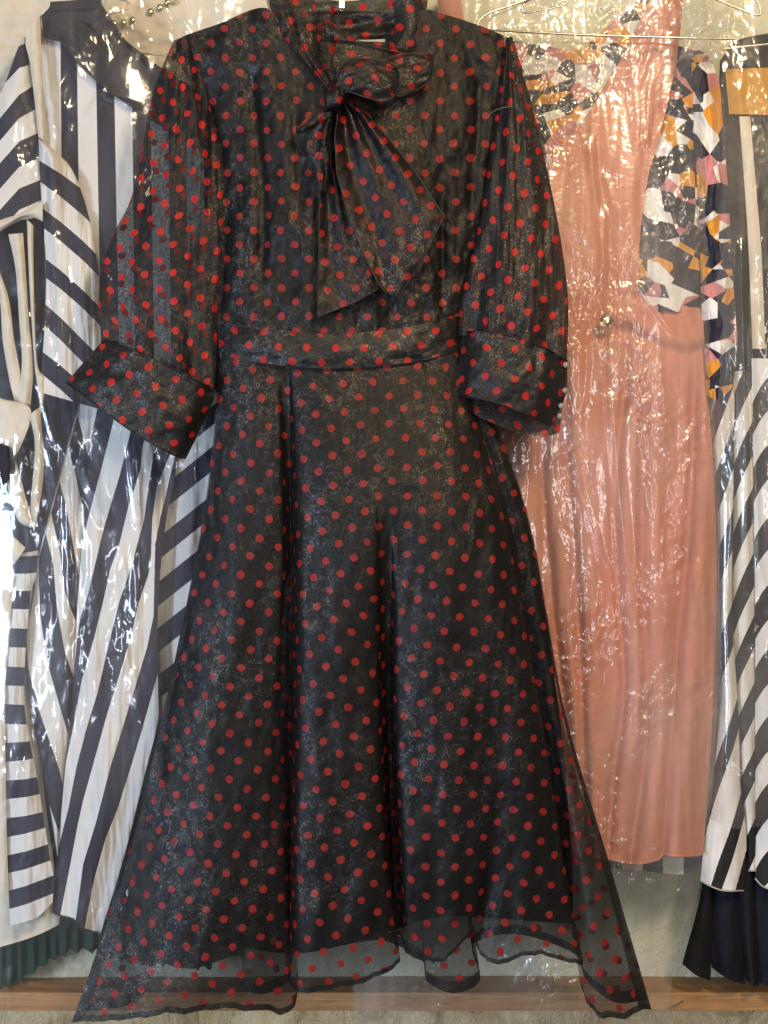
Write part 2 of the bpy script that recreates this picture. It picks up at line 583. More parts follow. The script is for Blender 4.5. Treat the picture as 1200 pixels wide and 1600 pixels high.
def mat_stone(name):
    t = NT(name)
    pos = t.pos()
    f = t.noise(pos, 22, 7, 0.7, 0.6)[0]
    g = t.noise(pos, 130, 4, 0.7)[0]
    c = t.ramp(f, [(0.3, (0.26, 0.18, 0.08, 1)), (0.45, (0.54, 0.41, 0.21, 1)), (0.62, (0.72, 0.58, 0.34, 1)), (0.75, (0.56, 0.44, 0.25, 1))])
    n = t.bump(t.math('ADD', f, t.math('MULTIPLY', g, 0.4)), 0.9, 0.015)
    return t.done(t.bsdf(c, 0.9, 0.15, n))


M = {}
M['organza'] = mat_organza('sheer_dotted_organza', 0.57)
M['organza_sleeve'] = mat_organza('sheer_dotted_sleeve_organza', 0.55, 0.6, 0.15, vivid=0.85)
M['organza_sleeve_dense'] = mat_organza('dense_dotted_sleeve_organza', 0.80, 0.7, vivid=0.85)
M['organza_thick'] = mat_organza('doubled_dotted_organza', 0.92, vivid=0.6)
M['organza_bow'] = mat_organza('bow_dotted_organza', 0.66, 1.2, vivid=0.25)
M['hem'] = mat_organza('rolled_organza_hem', 0.84, 0.8, dots=False)
M['seam'] = mat_plain('organza_seam', (0.016, 0.014, 0.014, 1), 0.45, 0.35)
M['lining'] = mat_plain('black_lining', (0.006, 0.0055, 0.006, 1), 0.6, 0.12)
M['stripe'] = mat_stripes('ink_and_cream_stripes', (0.018, 0.017, 0.032, 1), (0.66, 0.645, 0.62, 1))
M['stripe_black'] = mat_stripes('black_and_white_stripes', (0.014, 0.013, 0.014, 1), (0.72, 0.70, 0.66, 1))
M['ink'] = mat_plain('ink_cotton', (0.024, 0.022, 0.030, 1))
M['black'] = mat_plain('black_cotton', (0.010, 0.010, 0.012, 1))
M['navyblack'] = mat_plain('blue_black_cotton', (0.007, 0.008, 0.014, 1))
M['cream'] = mat_plain('cream_cotton', (0.60, 0.54, 0.44, 1))
M['pink'] = mat_plain('salmon_crepe', (0.56, 0.224, 0.148, 1), 0.8, 0.15, 0.06, 60, 0.35, 0.1)
M['mustard'] = mat_plain('mustard_cotton', (0.50, 0.25, 0.035, 1))
M['green'] = mat_plain('bottle_green_crepe', (0.010, 0.042, 0.026, 1))
M['print'] = mat_print('shard_print')
M['check'] = mat_stripes('check_underskirt', (0.03, 0.028, 0.03, 1), (0.62, 0.55, 0.45, 1))
M['film_clear'] = mat_film('clear_polythene', 0.035, 1.3, 0.06, 60, 0.085, sheen=0.35)
M['film_milky'] = mat_film('milky_polythene', 0.12, 1.8, 0.16, 95, 0.11, sheen=0.5)
M['film_right'] = mat_film('clear_polythene_tube', 0.08, 1.5, 0.10, 70, 0.085, sheen=0.4)
M['film_gather'] = mat_film('gathered_polythene', 0.20, 1.5, 0.3, 150, 0.07)
M['steel'] = mat_metal('galvanised_wire', (0.55, 0.52, 0.47, 1), 0.28)
M['brass'] = mat_metal('pale_brass', (0.70, 0.58, 0.33, 1), 0.25)
M['button'] = mat_plain('grey_button', (0.22, 0.20, 0.19, 1), 0.35, 0.5)
M['wood'] = mat_wood('orange_pine')
M['wall'] = mat_wall('cream_green_plaster')
M['stone'] = mat_stone('rough_ochre_plaster')
M['label'] = mat_plain('white_tape', (0.42, 0.40, 0.34, 1))

# ------------------------------------------------------------------ the setting
WALL_Y = 0.20
DOFF[0] = -38.0
zt = W1(600, 1551, -105).z; zb = W1(600, 1580, -105).z
uu = np.linspace(-1.3, 1.3, 200); vv = np.linspace(zb + 0.008, 2.6, 150)
X, Z = np.meshgrid(uu, vv)
Yw = WALL_Y - 0.006 * fbm(X * 5, Z * 5, 3, 5) - 0.0015 * fbm(X * 40, Z * 40, 8, 3)
wall = link('wall', grid_mesh('wall', np.stack([X, Yw, Z], -1)[::-1]), M['wall']); wall['kind'] = 'structure'
vv = np.linspace(0.3, zb + 0.012, 90)
X, Z = np.meshgrid(uu, vv)
Yw = WALL_Y - 0.012 - 0.012 * fbm(X * 9, Z * 9, 5, 5)
wl = link('wall_base', grid_mesh('wall_base', np.stack([X, Yw, Z], -1)[::-1]), M['stone']); wl['kind'] = 'structure'

rail = thing('wooden_rail', 'orange brown wooden rail fixed along the wall below the hanging dresses', 'rail', (0, 0.17, zb))
box('beam', -1.3, 1.3, 0.143, WALL_Y + 0.002, zb, zt, M['wood'], rail, 0.002)
tube('nail', [(1040, 1579, -96), (1055, 1571, -88), (1066, 1565, -80)], 0.0014, M['steel'], rail, 6, 3)

# ------------------------------------------------------------------ garments behind: green, cream with studs, coral shoulder
g = thing('green_skirt', 'dark bottle green skirt with a zigzag pleated hem behind the striped dress', 'skirt', W1(80, 1540, -110))
n = 170
px = np.linspace(-40, 330, n)
base = np.interp(px, [-40, 0, 40, 75, 110, 145, 200, 330], [1560, 1543, 1528, 1503, 1487, 1486, 1505, 1512])
pz = px / 17.0 + 0.5 * noise(px / 60, np.zeros_like(px), 77)
zig = np.abs((pz % 1) - 0.5) * 2 * (0.7 + 0.5 * noise(px / 33, np.ones_like(px), 78))
rows = []
for k in range(24):
    v = k / 23
    py = 1180 + (base + zig * 14 - 6 - 1180) * v
    d = -118 + (zig - 0.5) * 16 * v + 4 * noise(px / 40, np.full_like(px, v * 3), 4)
    rows.append(np.stack([px + zig * 4 * v, py, d], -1))
link('pleated_cloth', grid_mesh('pleated_cloth', G2P(np.array(rows))), M['green'], g)

cb = thing('cream_blouse', 'cream blouse with brass bead studs hanging behind the striped dress', 'blouse', W1(250, 140, -120))
B = shape([(-60, -60), (-60, 200)], [(430, -60), (430, 200)], [(-60, -60), (430, -60)], [(-60, 180), (430, 160)], 120, 60,
          lambda x, y, u, v: -112 + 7 * fbm(x / 90, y / 70, 21, 4) + 4 * ridged(x / 120, y / 60, 3, 2))
link('front', grid_mesh('front', G2P(B)), M['cream'], cb)
import bmesh
def bead(name, px, py, d, r, m, parent, sq=0.6):
    bm = bmesh.new(); bmesh.ops.create_uvsphere(bm, u_segments=14, v_segments=8, radius=r)
    c = W1(px, py, d)
    for v in bm.verts:
        v.co = Vector((v.co.x, v.co.y * sq, v.co.z)) + c
    for f in bm.faces: f.smooth = True
    me = bpy.data.meshes.new(name); bm.to_mesh(me); bm.free()
    return link(name, me, m, parent)
for (x, y) in ((178, 36), (193, 35), (207, 31), (235, 18), (250, 11), (262, 3), (163, 38), (275, -4)):
    bead('stud', x, y, -100, 0.0042, M['brass'], cb)

cs = thing('coral_dress', 'coral pink shoulder of a dress showing behind the dotted collar', 'dress', W1(700, 60, -100))
B = shape([(670, -40), (690, 30), (700, 120)], [(715, -40), (728, 40), (760, 120)], [(670, -40), (720, -40)], [(690, 120), (760, 120)], 20, 40,
          lambda x, y, u, v: -108 + 10 * np.sin(np.pi * u) + 3 * fbm(x / 30, y / 30, 5))
link('shoulder', grid_mesh('shoulder', G2P(B)), M['pink'], cs)

# ------------------------------------------------------------------ striped dress on the left
sd = thing('striped_dress', 'ink and cream striped dress with dark yoke hanging in a clear polythene bag', 'dress', W1(160, 1450, -60))

def wr(x, y, a=4, sx=60, sy=160, seed=1):
    return 1.45 * a * fbm(x / sx, y / sy, seed, 4)

# yoke and bodice
bb = [[(x0, 0), (x1, 600)] for x0, x1 in ((36, 50), (64, 72), (94, 99), (119, 127), (148, 159), (176, 187), (205, 211), (232, 242), (261, 268), (288, 296), (316, 322))]
B = shape([(30, -10), (36, 60), (50, 220), (60, 400), (60, 620)], [(345, -10), (345, 300), (345, 620)],
          [(30, 70), (62, 26), (80, 12), (157, 8), (165, 30), (180, 50), (210, 77), (250, 107), (345, 165)],
          [(30, 600), (345, 600)], 120, 200,
          lambda x, y, u, v: -62 + 14 * np.sin(np.pi * u) + wr(x, y, 3, 70, 120, 2) + groove(x, y, [(165, 200), (150, 500)], 14, 3))
link('bodice', grid_mesh('bodice', G2P(B), stripe_uv(B[..., 0], B[..., 1], bb, 1, 0)), M['stripe'], sd)
yk = shape([(63, 10), (68, 60), (94, 66), (120, 110)], [(162, -5), (166, 30), (346, 160), (346, 260)],
           [(63, 26), (77, 12), (79, 4), (156, -4), (163, 22), (180, 48), (210, 75), (250, 105), (346, 163)],
           [(63, 60), (93, 68), (94, 66), (120, 98), (149, 127), (177, 149), (206, 168), (240, 190), (346, 262)], 100, 50,
           lambda x, y, u, v: -52 + 12 * np.sin(np.pi * np.clip((x - 30) / 315, 0, 1)) + wr(x, y, 2.5, 50, 60, 6), sm=False)
link('yoke', grid_mesh('yoke', G2P(yk)), M['ink'], sd)
ck = shape([(76, -8), (80, 14)], [(157, -12), (160, 8)], [(76, 3), (157, -3)], [(78, 16), (160, 12)], 30, 10,
           lambda x, y, u, v: -44 + 5 * np.sin(np.pi * u) + 2 * v)
link('neckband', grid_mesh('neckband', G2P(ck)), M['ink'], sd)

# sleeve: outer half (stripes rising to the right) and inner half (stripes falling to the right)
sb = []
for a, b in ((98, 52), (128, 95), (175, 125), (210, 165), (245, 205), (285, 245), (318, 280), (352, 312)):
    sb.append([(0, a + 10), (30, a - 12 + (b - a) * 0.3), (66, b)])
B = shape([(38, 55), (26, 80), (8, 130), (-20, 200), (-40, 360)], [(38, 58), (46, 95), (54, 150), (60, 215), (64, 300), (68, 345)],
          [(-40, 62), (38, 58)], [(-40, 372), (0, 360), (30, 345), (50, 337), (66, 330)], 40, 110,
          lambda x, y, u, v: -48 + 14 * np.sin(np.pi * np.clip(u, 0, 1)) + wr(x, y, 3, 50, 90, 9))
link('sleeve', grid_mesh('sleeve', G2P(B), stripe_uv(B[..., 0], B[..., 1], sb, 0, 0)), M['stripe'], sd)
sb2 = []
for a, b in ((215, 268), (250, 305), (282, 345), (321, 385), (350, 415), (396, 462), (425, 490), (466, 540), (500, 575), (545, 610), (580, 650)):
    sb2.append([(60, a), (95, (a + b) / 2 - 6), (130, b - 8), (150, b + 12)])
B = shape([(60, 215), (64, 300), (68, 345), (72, 420), (70, 500), (66, 560), (62, 612)], [(62, 215), (88, 238), (110, 260), (127, 298), (142, 352), (153, 420), (157, 500), (158, 620)],
          [(60, 216), (70, 224), (90, 238), (112, 256), (158, 330)], [(60, 612), (158, 640)], 60, 140,
          lambda x, y, u, v: -40 + 15 * np.sin(np.pi * u) ** 0.8 + wr(x, y, 4, 26, 200, 12) - 6 * np.exp(-((x - 98 - (y - 250) * 0.08) / 9) ** 2))
link('sleeve', grid_mesh('sleeve', G2P(B), stripe_uv(B[..., 0], B[..., 1], sb2, 0, 1)), M['stripe'], sd)
# shoulder strip (cream) in front
B = shape([(40, 30), (38, 60), (46, 95), (52, 140), (60, 214)], [(63, 26), (64, 60), (67, 120), (72, 224)], [(40, 45), (63, 24)], [(60, 214), (72, 224)], 14, 60,
          lambda x, y, u, v: -38 + 5 * np.sin(np.pi * u) + wr(x, y, 1.5, 20, 60, 3))
link('armhole_facing', grid_mesh('armhole_facing', G2P(B)), M['cream'], sd)
# turned-up sleeve edge
B = shape([(-40, 340), (-40, 420)], [(66, 310), (67, 345)], [(-40, 365), (0, 344), (30, 334), (66, 315)], [(-40, 385), (0, 362), (30, 342), (50, 339), (67, 346)], 40, 14,
          lambda x, y, u, v: -30 + 6 * np.sin(np.pi * v) + wr(x, y, 2, 30, 30, 13))
link('sleeve_edge', grid_mesh('sleeve_edge', G2P(B)), M['cream'], sd)

# skirt front, left half of the chevron
Lb = [
    [(40, 1150), (55, 1190), (60, 1207), (90, 1295), (97, 1320)],
    [(66, 850), (58, 880), (50, 940), (42, 997), (44, 1043), (67, 1128), (92, 1200), (104, 1250)],
    [(64, 800), (60, 897), (63, 962), (73, 1032), (96, 1113), (112, 1165)],
    [(60, 650), (64, 732), (70, 828), (83, 880), (87, 927), (92, 967), (101, 1017), (116, 1062)],
    [(58, 650), (66, 700), (73, 743), (79, 799), (93, 860), (101, 924), (110, 950), (122, 978)],
    [(55, 560), (63, 612), (66, 647), (85, 682), (90, 743), (102, 784), (117, 866), (123, 895)],
    [(62, 560), (70, 609), (96, 665), (117, 738), (130, 796), (131, 850)],
    [(90, 560), (114, 625), (136, 705), (142, 722)]]
# below their tips the stripes vanish behind the seam
B = shape([(60, 560), (63, 700), (56, 900), (40, 1000), (42, 1060), (56, 1150), (76, 1250), (90, 1340)],
          [(150, 560), (139, 700), (128, 850), (120, 962), (115, 1058), (107, 1145), (93, 1300), (91, 1340)],
          [(60, 570), (150, 570)], [(60, 1330), (95, 1338)], 60, 330,
          lambda x, y, u, v: -58 + 10 * np.sin(np.pi * u) + wr(x, y, 4, 40, 260, 15) - 5 * u)
UVl = stripe_uv(B[..., 0], B[..., 1], Lb, 1, 0)
UVl[..., 0] = np.where(B[..., 0] < pl(Lb[1], B[..., 1]), UVl[..., 0], UVl[..., 0])
link('skirt_panel', grid_mesh('skirt_panel', G2P(B), UVl), M['stripe'], sd)
# right half of the chevron
Rb = [
    [(152, 640), (145, 672), (136, 710), (120, 760)],
    [(195, 590), (176, 663), (160, 726), (137, 813), (127, 860), (110, 960)],
    [(215, 640), (203, 679), (187, 743), (163, 822), (149, 880), (137, 930), (125, 967), (120, 1002), (114, 1058), (105, 1120)],
    [(235, 650), (223, 697), (220, 732), (211, 761), (201, 790), (187, 848), (172, 890), (160, 945), (147, 997), (128, 1061), (114, 1137), (101, 1200), (91, 1295), (86, 1340)],
    [(250, 650), (241, 705), (233, 755), (225, 813), (204, 889), (187, 938), (172, 997), (152, 1084), (134, 1142), (119, 1200), (107, 1262), (94, 1312), (84, 1350)],
    [(275, 690), (265, 712), (245, 760), (238, 810), (236, 880), (232, 899), (217, 941), (204, 997), (192, 1037), (168, 1113), (144, 1200), (130, 1250), (122, 1285), (110, 1350), (100, 1400), (93, 1435)],
    [(285, 690), (272, 715), (262, 760), (250, 810), (242, 850), (240, 962), (230, 1011), (208, 1084), (172, 1200), (150, 1285), (130, 1350), (118, 1440)],
    [(262, 990), (246, 1055), (222, 1140), (204, 1200), (185, 1260), (165, 1310), (148, 1370), (132, 1450)]]
B = shape([(150, 570), (139, 700), (128, 850), (120, 962), (115, 1058), (107, 1145), (93, 1300), (88, 1345), (84, 1400), (82, 1440)],
          [(300, 570), (282, 700), (262, 800), (250, 900), (246, 1000), (247, 1080), (246, 1130), (226, 1210), (200, 1315), (180, 1385), (156, 1462)],
          [(140, 570), (300, 570)], [(82, 1424), (93, 1430), (115, 1436), (126, 1449), (156, 1458)], 90, 360,
          lambda x, y, u, v: -56 + 12 * np.sin(np.pi * u) + 10 * u * v + wr(x, y, 5, 45, 300, 18) + 4 * v * np.sin(u * 14))
link('skirt_panel', grid_mesh('skirt_panel', G2P(B), stripe_uv(B[..., 0], B[..., 1], Rb, 1, 0)), M['stripe'], sd)
hemrow = B[-1]
tube('overlocked_hem', [(a, b + 0.5, c + 1) for a, b, c in hemrow[::6]], 0.0011, M['ink'], sd, 6, 2)
# right gore with slanting bars
w = [700, 730, 763, 801, 838, 873, 907, 945, 979, 1017, 1053, 1090, 1125, 1160, 1200]
gb = [[(200, q + 40), (250, q), (350, q - 80)] for q in w]
B = shape([(300, 600), (272, 715), (258, 800), (250, 880), (245, 950), (245, 1085), (247, 1140)], [(390, 600), (390, 900), (390, 1140)],
          [(245, 640), (390, 600)], [(245, 1140), (390, 1130)], 60, 160,
          lambda x, y, u, v: -70 + 8 * np.sin(np.pi * u) + wr(x, y, 3, 30, 200, 22) + 3 * np.sin(x / 9.0))
link('side_gore', grid_mesh('side_gore', G2P(B), stripe_uv(B[..., 0], B[..., 1], gb, 0, 0)), M['stripe'], sd)
# left gore with level bars
yb = [(840, 838), (869, 866), (896, 893), (922, 921), (951, 949), (981, 980), (1011, 1009), (1041, 1041), (1071, 1069), (1100, 1099), (1131, 1129), (1161, 1153), (1191, 1180),
      (1220, 1211), (1249, 1238), (1279, 1267), (1309, 1292), (1338, 1319), (1366, 1346), (1394, 1371), (1423, 1399), (1460, 1450)]
lb = [[(5, a), (40, (a + b) / 2 + 2), (75, b)] for a, b in yb]
B = shape([(28, 860), (18, 900), (12, 960), (7, 1030), (5, 1100), (4, 1160), (6, 1230), (10, 1300), (13, 1380), (16, 1450)],
          [(60, 860), (56, 900), (48, 930), (42, 1000), (38, 1050), (38, 1100), (45, 1150), (55, 1200), (62, 1240), (70, 1290), (78, 1340), (84, 1372), (82, 1410)],
          [(25, 866), (60, 860)], [(10, 1448), (40, 1440), (60, 1432), (84, 1408)], 36, 240,
          lambda x, y, u, v: -46 + 9 * np.sin(np.pi * u) + wr(x, y, 2.5, 25, 140, 26))
link('side_gore', grid_mesh('side_gore', G2P(B), stripe_uv(B[..., 0], B[..., 1], lb, 0, 1)), M['stripe'], sd)
B = shape([(-50, 880), (-50, 1500)], [(60, 880), (66, 1200), (92, 1400), (92, 1450)], [(-50, 880), (60, 880)], [(-50, 1496), (0, 1480), (40, 1468), (70, 1456), (93, 1444)], 40, 120,
          lambda x, y, u, v: -72 + 8 * np.sin(np.pi * u) + wr(x, y, 4, 50, 160, 28))
link('lining', grid_mesh('lining', G2P(B)), M['cream'], sd)
# back of the skirt and bodice, closes the garment
B = shape([(30, 100), (60, 500), (50, 1000), (90, 1440)], [(330, 160), (380, 800), (330, 1100), (200, 1440)], [(30, 90), (330, 150)], [(90, 1425), (200, 1440)], 30, 90,
          lambda x, y, u, v: -90 - 8 * np.sin(np.pi * u) + wr(x, y, 4, 60, 160, 31))
link('back', grid_mesh('back', G2P(B)), M['ink'], sd)

# sash of the striped dress: strips and a bow
def strip(name, L, R, d0, amp, m, parent, uvb=None, seed=1, nu=14, nv=60):
    """ribbon between two edge polylines that have the same number of points"""
    L = np.asarray(L, float); R = np.asarray(R, float)
    t = np.linspace(0, len(L) - 1, nv)
    a = cr(L, t); b = cr(R, t)
    u = np.linspace(0, 1, nu)[None, :, None]
    Q = a[:, None, :] * (1 - u) + b[:, None, :] * u
    d = d0 + amp * np.sin(np.pi * u[..., 0]) + 2.0 * fbm(Q[..., 0] / 18, Q[..., 1] / 40, seed, 3)
    B = np.concatenate([Q, d[..., None]], -1)
    UVs = np.stack([np.broadcast_to(u[..., 0] * 3 + 0.0, d.shape), Q[..., 1] / 60], -1) if uvb is None else uvb(Q, u[..., 0])
    return link(name, grid_mesh(name, G2P(B), UVs), m, parent)
sash = strip('sash', [(-30, 350), (-30, 500), (-30, 640), (-30, 900)], [(66, 340), (72, 480), (66, 640), (56, 900)], -60, 4, M['ink'], sd, seed=2)
strip('tail', [(13, 366), (24, 420), (30, 500), (34, 570), (26, 630)], [(36, 364), (40, 420), (45, 500), (52, 570), (48, 632)], -42, 5, M['cream'], sash, seed=4)
strip('tail', [(-10, 430), (0, 470), (4, 530), (14, 590), (26, 640)], [(-2, 420), (14, 468), (22, 530), (34, 590), (48, 634)], -46, 4, M['cream'], sash, seed=6)
strip('tail', [(42, 343), (44, 400), (48, 480), (54, 570), (57, 590)], [(52, 352), (52, 395), (54, 480), (59, 570), (75, 592)], -36, 3, M['cream'], sash, seed=7)
strip('tail', [(56, 585), (62, 640), (50, 660)], [(72, 590), (66, 640), (62, 650)], -34, 3, M['cream'], sash, seed=8)
strip('loop', [(-6, 726), (8, 740), (16, 780), (30, 815), (54, 826)], [(22, 712), (30, 740), (44, 790), (52, 812), (55, 818)], -30, 8, M['cream'], sash, seed=9)
strip('loop', [(46, 648), (54, 690), (52, 740), (48, 790), (53, 826)], [(62, 636), (67, 690), (68, 740), (62, 790), (56, 824)], -28, 7, M['cream'], sash, seed=10)
strip('loop', [(-20, 610), (-20, 660), (-16, 716), (-10, 740)], [(0, 622), (48, 640), (30, 702), (8, 722)], -34, 8, M['cream'], sash, seed=11)
strip('tail', [(-20, 830), (0, 860), (22, 882)], [(-10, 806), (8, 826), (40, 856)], -30, 6, M['cream'], sash, seed=12)
strip('knot', [(-8, 690), (-8, 730), (0, 760)], [(20, 700), (24, 722), (22, 745)], -22, 8, M['ink'], sash, seed=13, nv=24)
strip('end_fold', [(2, 905), (-2, 1000), (-4, 1100), (-4, 1400)], [(22, 900), (14, 1000), (8, 1100), (12, 1400)], -38, 3, M['cream'], sash, seed=14)

# ------------------------------------------------------------------ salmon pinafore dress over a printed blouse
pd = thing('salmon_pinafore', 'salmon pink pleated pinafore dress under milky crinkled polythene', 'dress', W1(980, 1345, -60))
pleats = [[(985, 520), (960, 800), (975, 1060), (960, 1200), (948, 1340)], [(1010, 560), (1003, 800), (1010, 1080), (1005, 1200), (985, 1340)],
          [(1085, 560), (1080, 760), (1060, 1000), (1050, 1130), (1036, 1335)], [(880, 560), (890, 800), (905, 1000), (915, 1300)], [(845, 520), (850, 800), (880, 1100)]]
def pinkd(x, y, u, v):
    d = -62 + 16 * np.sin(np.pi * np.clip(u, 0, 1)) ** 0.7
    for k, p in enumerate(pleats):
        xs = pl(smooth_pl(p, 4), y)
        e = np.clip((y - 520) / 120, 0, 1)
        d = d - e * (12 * np.exp(-((x - xs) / 8.0) ** 2)) + e * 10 * np.exp(-((x - xs - 24) / 18.0) ** 2)
    d = d + wr(x, y, 4, 60, 260, 41)
    yc = np.interp(x, [930, 985, 1040, 1075, 1110], [488, 498, 526, 534, 520])
    d = d + 6 * np.exp(-((y - yc) / 13) ** 2) * np.clip((x - 935) / 50, 0, 1) - 5 * np.exp(-((y - yc - 22) / 10) ** 2) * np.clip((x - 935) / 50, 0, 1)
    d = d + groove(x, y, [(950, 505), (944, 600), (948, 700), (958, 820)], 6, 5)
    return d
B = shape([(740, 480), (745, 600), (760, 700), (790, 900), (815, 1100), (860, 1345)],
          [(1098, 478), (1101, 540), (1106, 620), (1113, 700), (1118, 800), (1120, 900), (1118, 1000), (1112, 1150), (1105, 1250), (1098, 1340)],
          [(740, 430), (980, 444), (1000, 474), (1098, 481)], [(860, 1338), (945, 1342), (985, 1350), (1010, 1348), (1030, 1342), (1036, 1335), (1060, 1338), (1098, 1336)], 190, 320, pinkd)
link('skirt', grid_mesh('skirt', G2P(B)), M['pink'], pd)
tube('rolled_hem', [(a, b - 1, c + 2.5) for a, b, c in B[-1][40::5]], 0.0022, M['pink'], pd, 8, 2)
# bodice with its single shoulder strap
B = shape([(742, 480), (790, 420), (850, 300), (862, 243), (900, 203), (950, 128), (985, 64), (1012, 8), (1016, -20)],
          [(1002, 480), (997, 440), (1001, 360), (1012, 280), (1034, 200), (1054, 110), (1064, 40), (1068, -20)],
          [(1010, -20), (1070, -20)], [(740, 478), (1002, 478)], 90, 190,
          lambda x, y, u, v: -52 - 9 * np.clip((y - 400) / 80, 0, 1) ** 2 + 14 * np.sin(np.pi * u) + wr(x, y, 4, 50, 160, 44) + groove(x, y, [(985, 60), (960, 200), (930, 420)], 16, 4) + groove(x, y, [(1040, 120), (1000, 330)], 10, 3))
link('bodice', grid_mesh('bodice', G2P(B)), M['pink'], pd)
bt = bead('button', 948, 501, -30, 0.0085, M['steel'], pd, 0.35)
bead('button_centre', 948, 501, -27, 0.006, M['brass'], bt, 0.3)
for k in range(1):
    B = shape([(930, 1320), (945, 1350)], [(1098, 1320), (1095, 1345)], [(930, 1320), (1098, 1320)], [(930, 1356), (985, 1358), (1068, 1366), (1095, 1345)], 80, 14,
              lambda x, y, u, v: -74 + 3 * np.sin(x / 12))
    link('check_underskirt', grid_mesh('check_underskirt', G2P(B), np.stack([(B[..., 0] - 940) / 32.0 + 10, B[..., 1]], -1)), M['check'], pd)
B = shape([(760, 300), (760, 900), (880, 1335)], [(1085, 300), (1105, 900), (1090, 1335)], [(760, 300), (1085, 300)], [(880, 1330), (1090, 1328)], 40, 90,
          lambda x, y, u, v: -86 - 6 * np.sin(np.pi * u) + wr(x, y, 3, 60, 160, 47))
link('back', grid_mesh('back', G2P(B)), M['pink'], pd)

pb = thing('printed_blouse', 'blouse printed with mustard, white, pink and ink shards under the salmon pinafore', 'blouse', W1(1000, 540, -70))
def puv(B, sc=29.0, rot=0.2):
    c, s = math.cos(rot), math.sin(rot)
    x, y = B[..., 0] / sc, B[..., 1] / sc
    return np.stack([c * x - s * y, s * x + c * y], -1)
B = shape([(780, 50), (800, 90), (840, 220), (860, 280)], [(1030, -20), (990, 60), (950, 140), (900, 220), (880, 280)],
          [(780, 58), (850, 72), (905, 78), (920, 66), (945, 45), (975, 15), (1000, -15), (1030, -25)], [(850, 270), (890, 270)], 90, 110,
          lambda x, y, u, v: -68 + 6 * np.sin(np.pi * u) + wr(x, y, 4, 40, 60, 51))
link('front', grid_mesh('front', G2P(B), puv(B)), M['print'], pb)
B = shape([(1052, 60), (1040, 150), (1020, 240), (1005, 320), (992, 400), (990, 490)], [(1100, 80), (1096, 200), (1097, 300), (1096, 490)],
          [(1052, 70), (1100, 80)], [(990, 486), (1098, 488)], 50, 130,
          lambda x, y, u, v: -64 + 14 * np.sin(np.pi * u) + wr(x, y, 3, 40, 70, 52))
link('sleeve', grid_mesh('sleeve', G2P(B), puv(B, 29, -0.3)), M['print'], pb)
B = shape([(1078, 90), (1082, 200), (1090, 300), (1094, 400), (1096, 480), (1102, 560), (1103, 640)], [(1108, 84), (1124, 130), (1130, 200), (1138, 300), (1143, 400), (1148, 480), (1152, 540), (1140, 640)],
          [(1078, 92), (1095, 84), (1124, 96)], [(1103, 618), (1120, 625), (1140, 610), (1152, 590)], 40, 150,
          lambda x, y, u, v: -56 + 14 * np.sin(np.pi * u) + wr(x, y, 4, 22, 60, 53))
link('sleeve', grid_mesh('sleeve', G2P(B), puv(B, 27, 0.5) + 5.3), M['print'], pb)

# ------------------------------------------------------------------ black, mustard and white dress at the right
rd = thing('black_white_dress', 'black dress with mustard chest band and slanting white stripes in a polythene bag', 'dress', W1(1170, 1530, -80))
B = shape([(1125, 90), (1118, 300), (1118, 620)], [(1300, 60), (1300, 620)], [(1125, 95), (1160, 60), (1300, 40)], [(1110, 620), (1300, 620)], 50, 120,
          lambda x, y, u, v: -88 + 8 * np.sin(np.pi * u) + wr(x, y, 3, 40, 140, 61))
link('bodice', grid_mesh('bodice', G2P(B)), M['black'], rd)
B = shape([(1132, 100), (1140, 185)], [(1300, 95), (1300, 182)], [(1132, 108), (1300, 102)], [(1136, 178), (1300, 182)], 40, 24,
          lambda x, y, u, v: -77 + 5 * np.sin(np.pi * u) + wr(x, y, 1.5, 30, 40, 62))
link('chest_band', grid_mesh('chest_band', G2P(B)), M['mustard'], rd)
B = shape([(1155, 182), (1164, 300), (1170, 400), (1176, 550)], [(1172, 182), (1182, 300), (1190, 400), (1196, 550)], [(1155, 182), (1172, 182)], [(1176, 545), (1196, 545)], 10, 70,
          lambda x, y, u, v: -76 + 2 * np.sin(np.pi * u) + wr(x, y, 1.5, 30, 90, 63))
link('placket', grid_mesh('placket', G2P(B)), M['cream'], rd)
def pleat(L, R, bounds, d0, seed, slope, y0, y1, top=None, bot=None):
    xm = (np.asarray(L)[:, 0].mean() + np.asarray(R)[:, 0].mean()) / 2
    bl = [[(xm - 60, q + 60 * slope), (xm, q), (xm + 60, q - 60 * slope)] for q in bounds]
    B = shape(L, R, top or [(L[0][0], y0), (R[0][0], y0)], bot or [(L[-1][0], y1), (R[-1][0], y1)], 26, 220,
              lambda x, y, u, v: d0 + 12 * np.sin(np.pi * u) ** 0.8 + wr(x, y, 2.5, 30, 160, seed))
    # wavy stripe edges as the cloth bends over the pleat
    sx = B[..., 0]; sy = B[..., 1] + 5 * np.sin((B[..., 0] - L[0][0]) / 9.0)
    o = link('pleat', grid_mesh('pleat', G2P(B), stripe_uv(sx, sy, bl, 0, 0)), M['stripe_black'], rd)
    tube('overlocked_edge', [(a, b + 0.5, c + 1.2) for a, b, c in B[-1][::3]], 0.0010, M['label'], o, 6, 2)
pleat([(1103, 600), (1116, 760), (1126, 950), (1124, 1120), (1104, 1280), (1094, 1380)], [(1148, 600), (1146, 760), (1144, 950), (1154, 1120), (1157, 1230), (1166, 1300), (1164, 1395)],
      [585, 640, 700, 770, 830, 890, 975, 1045, 1150, 1205, 1320, 1375, 1440], -72, 71, 3.2, 600, 1385, bot=[(1094, 1375), (1106, 1382), (1130, 1391), (1164, 1391)])
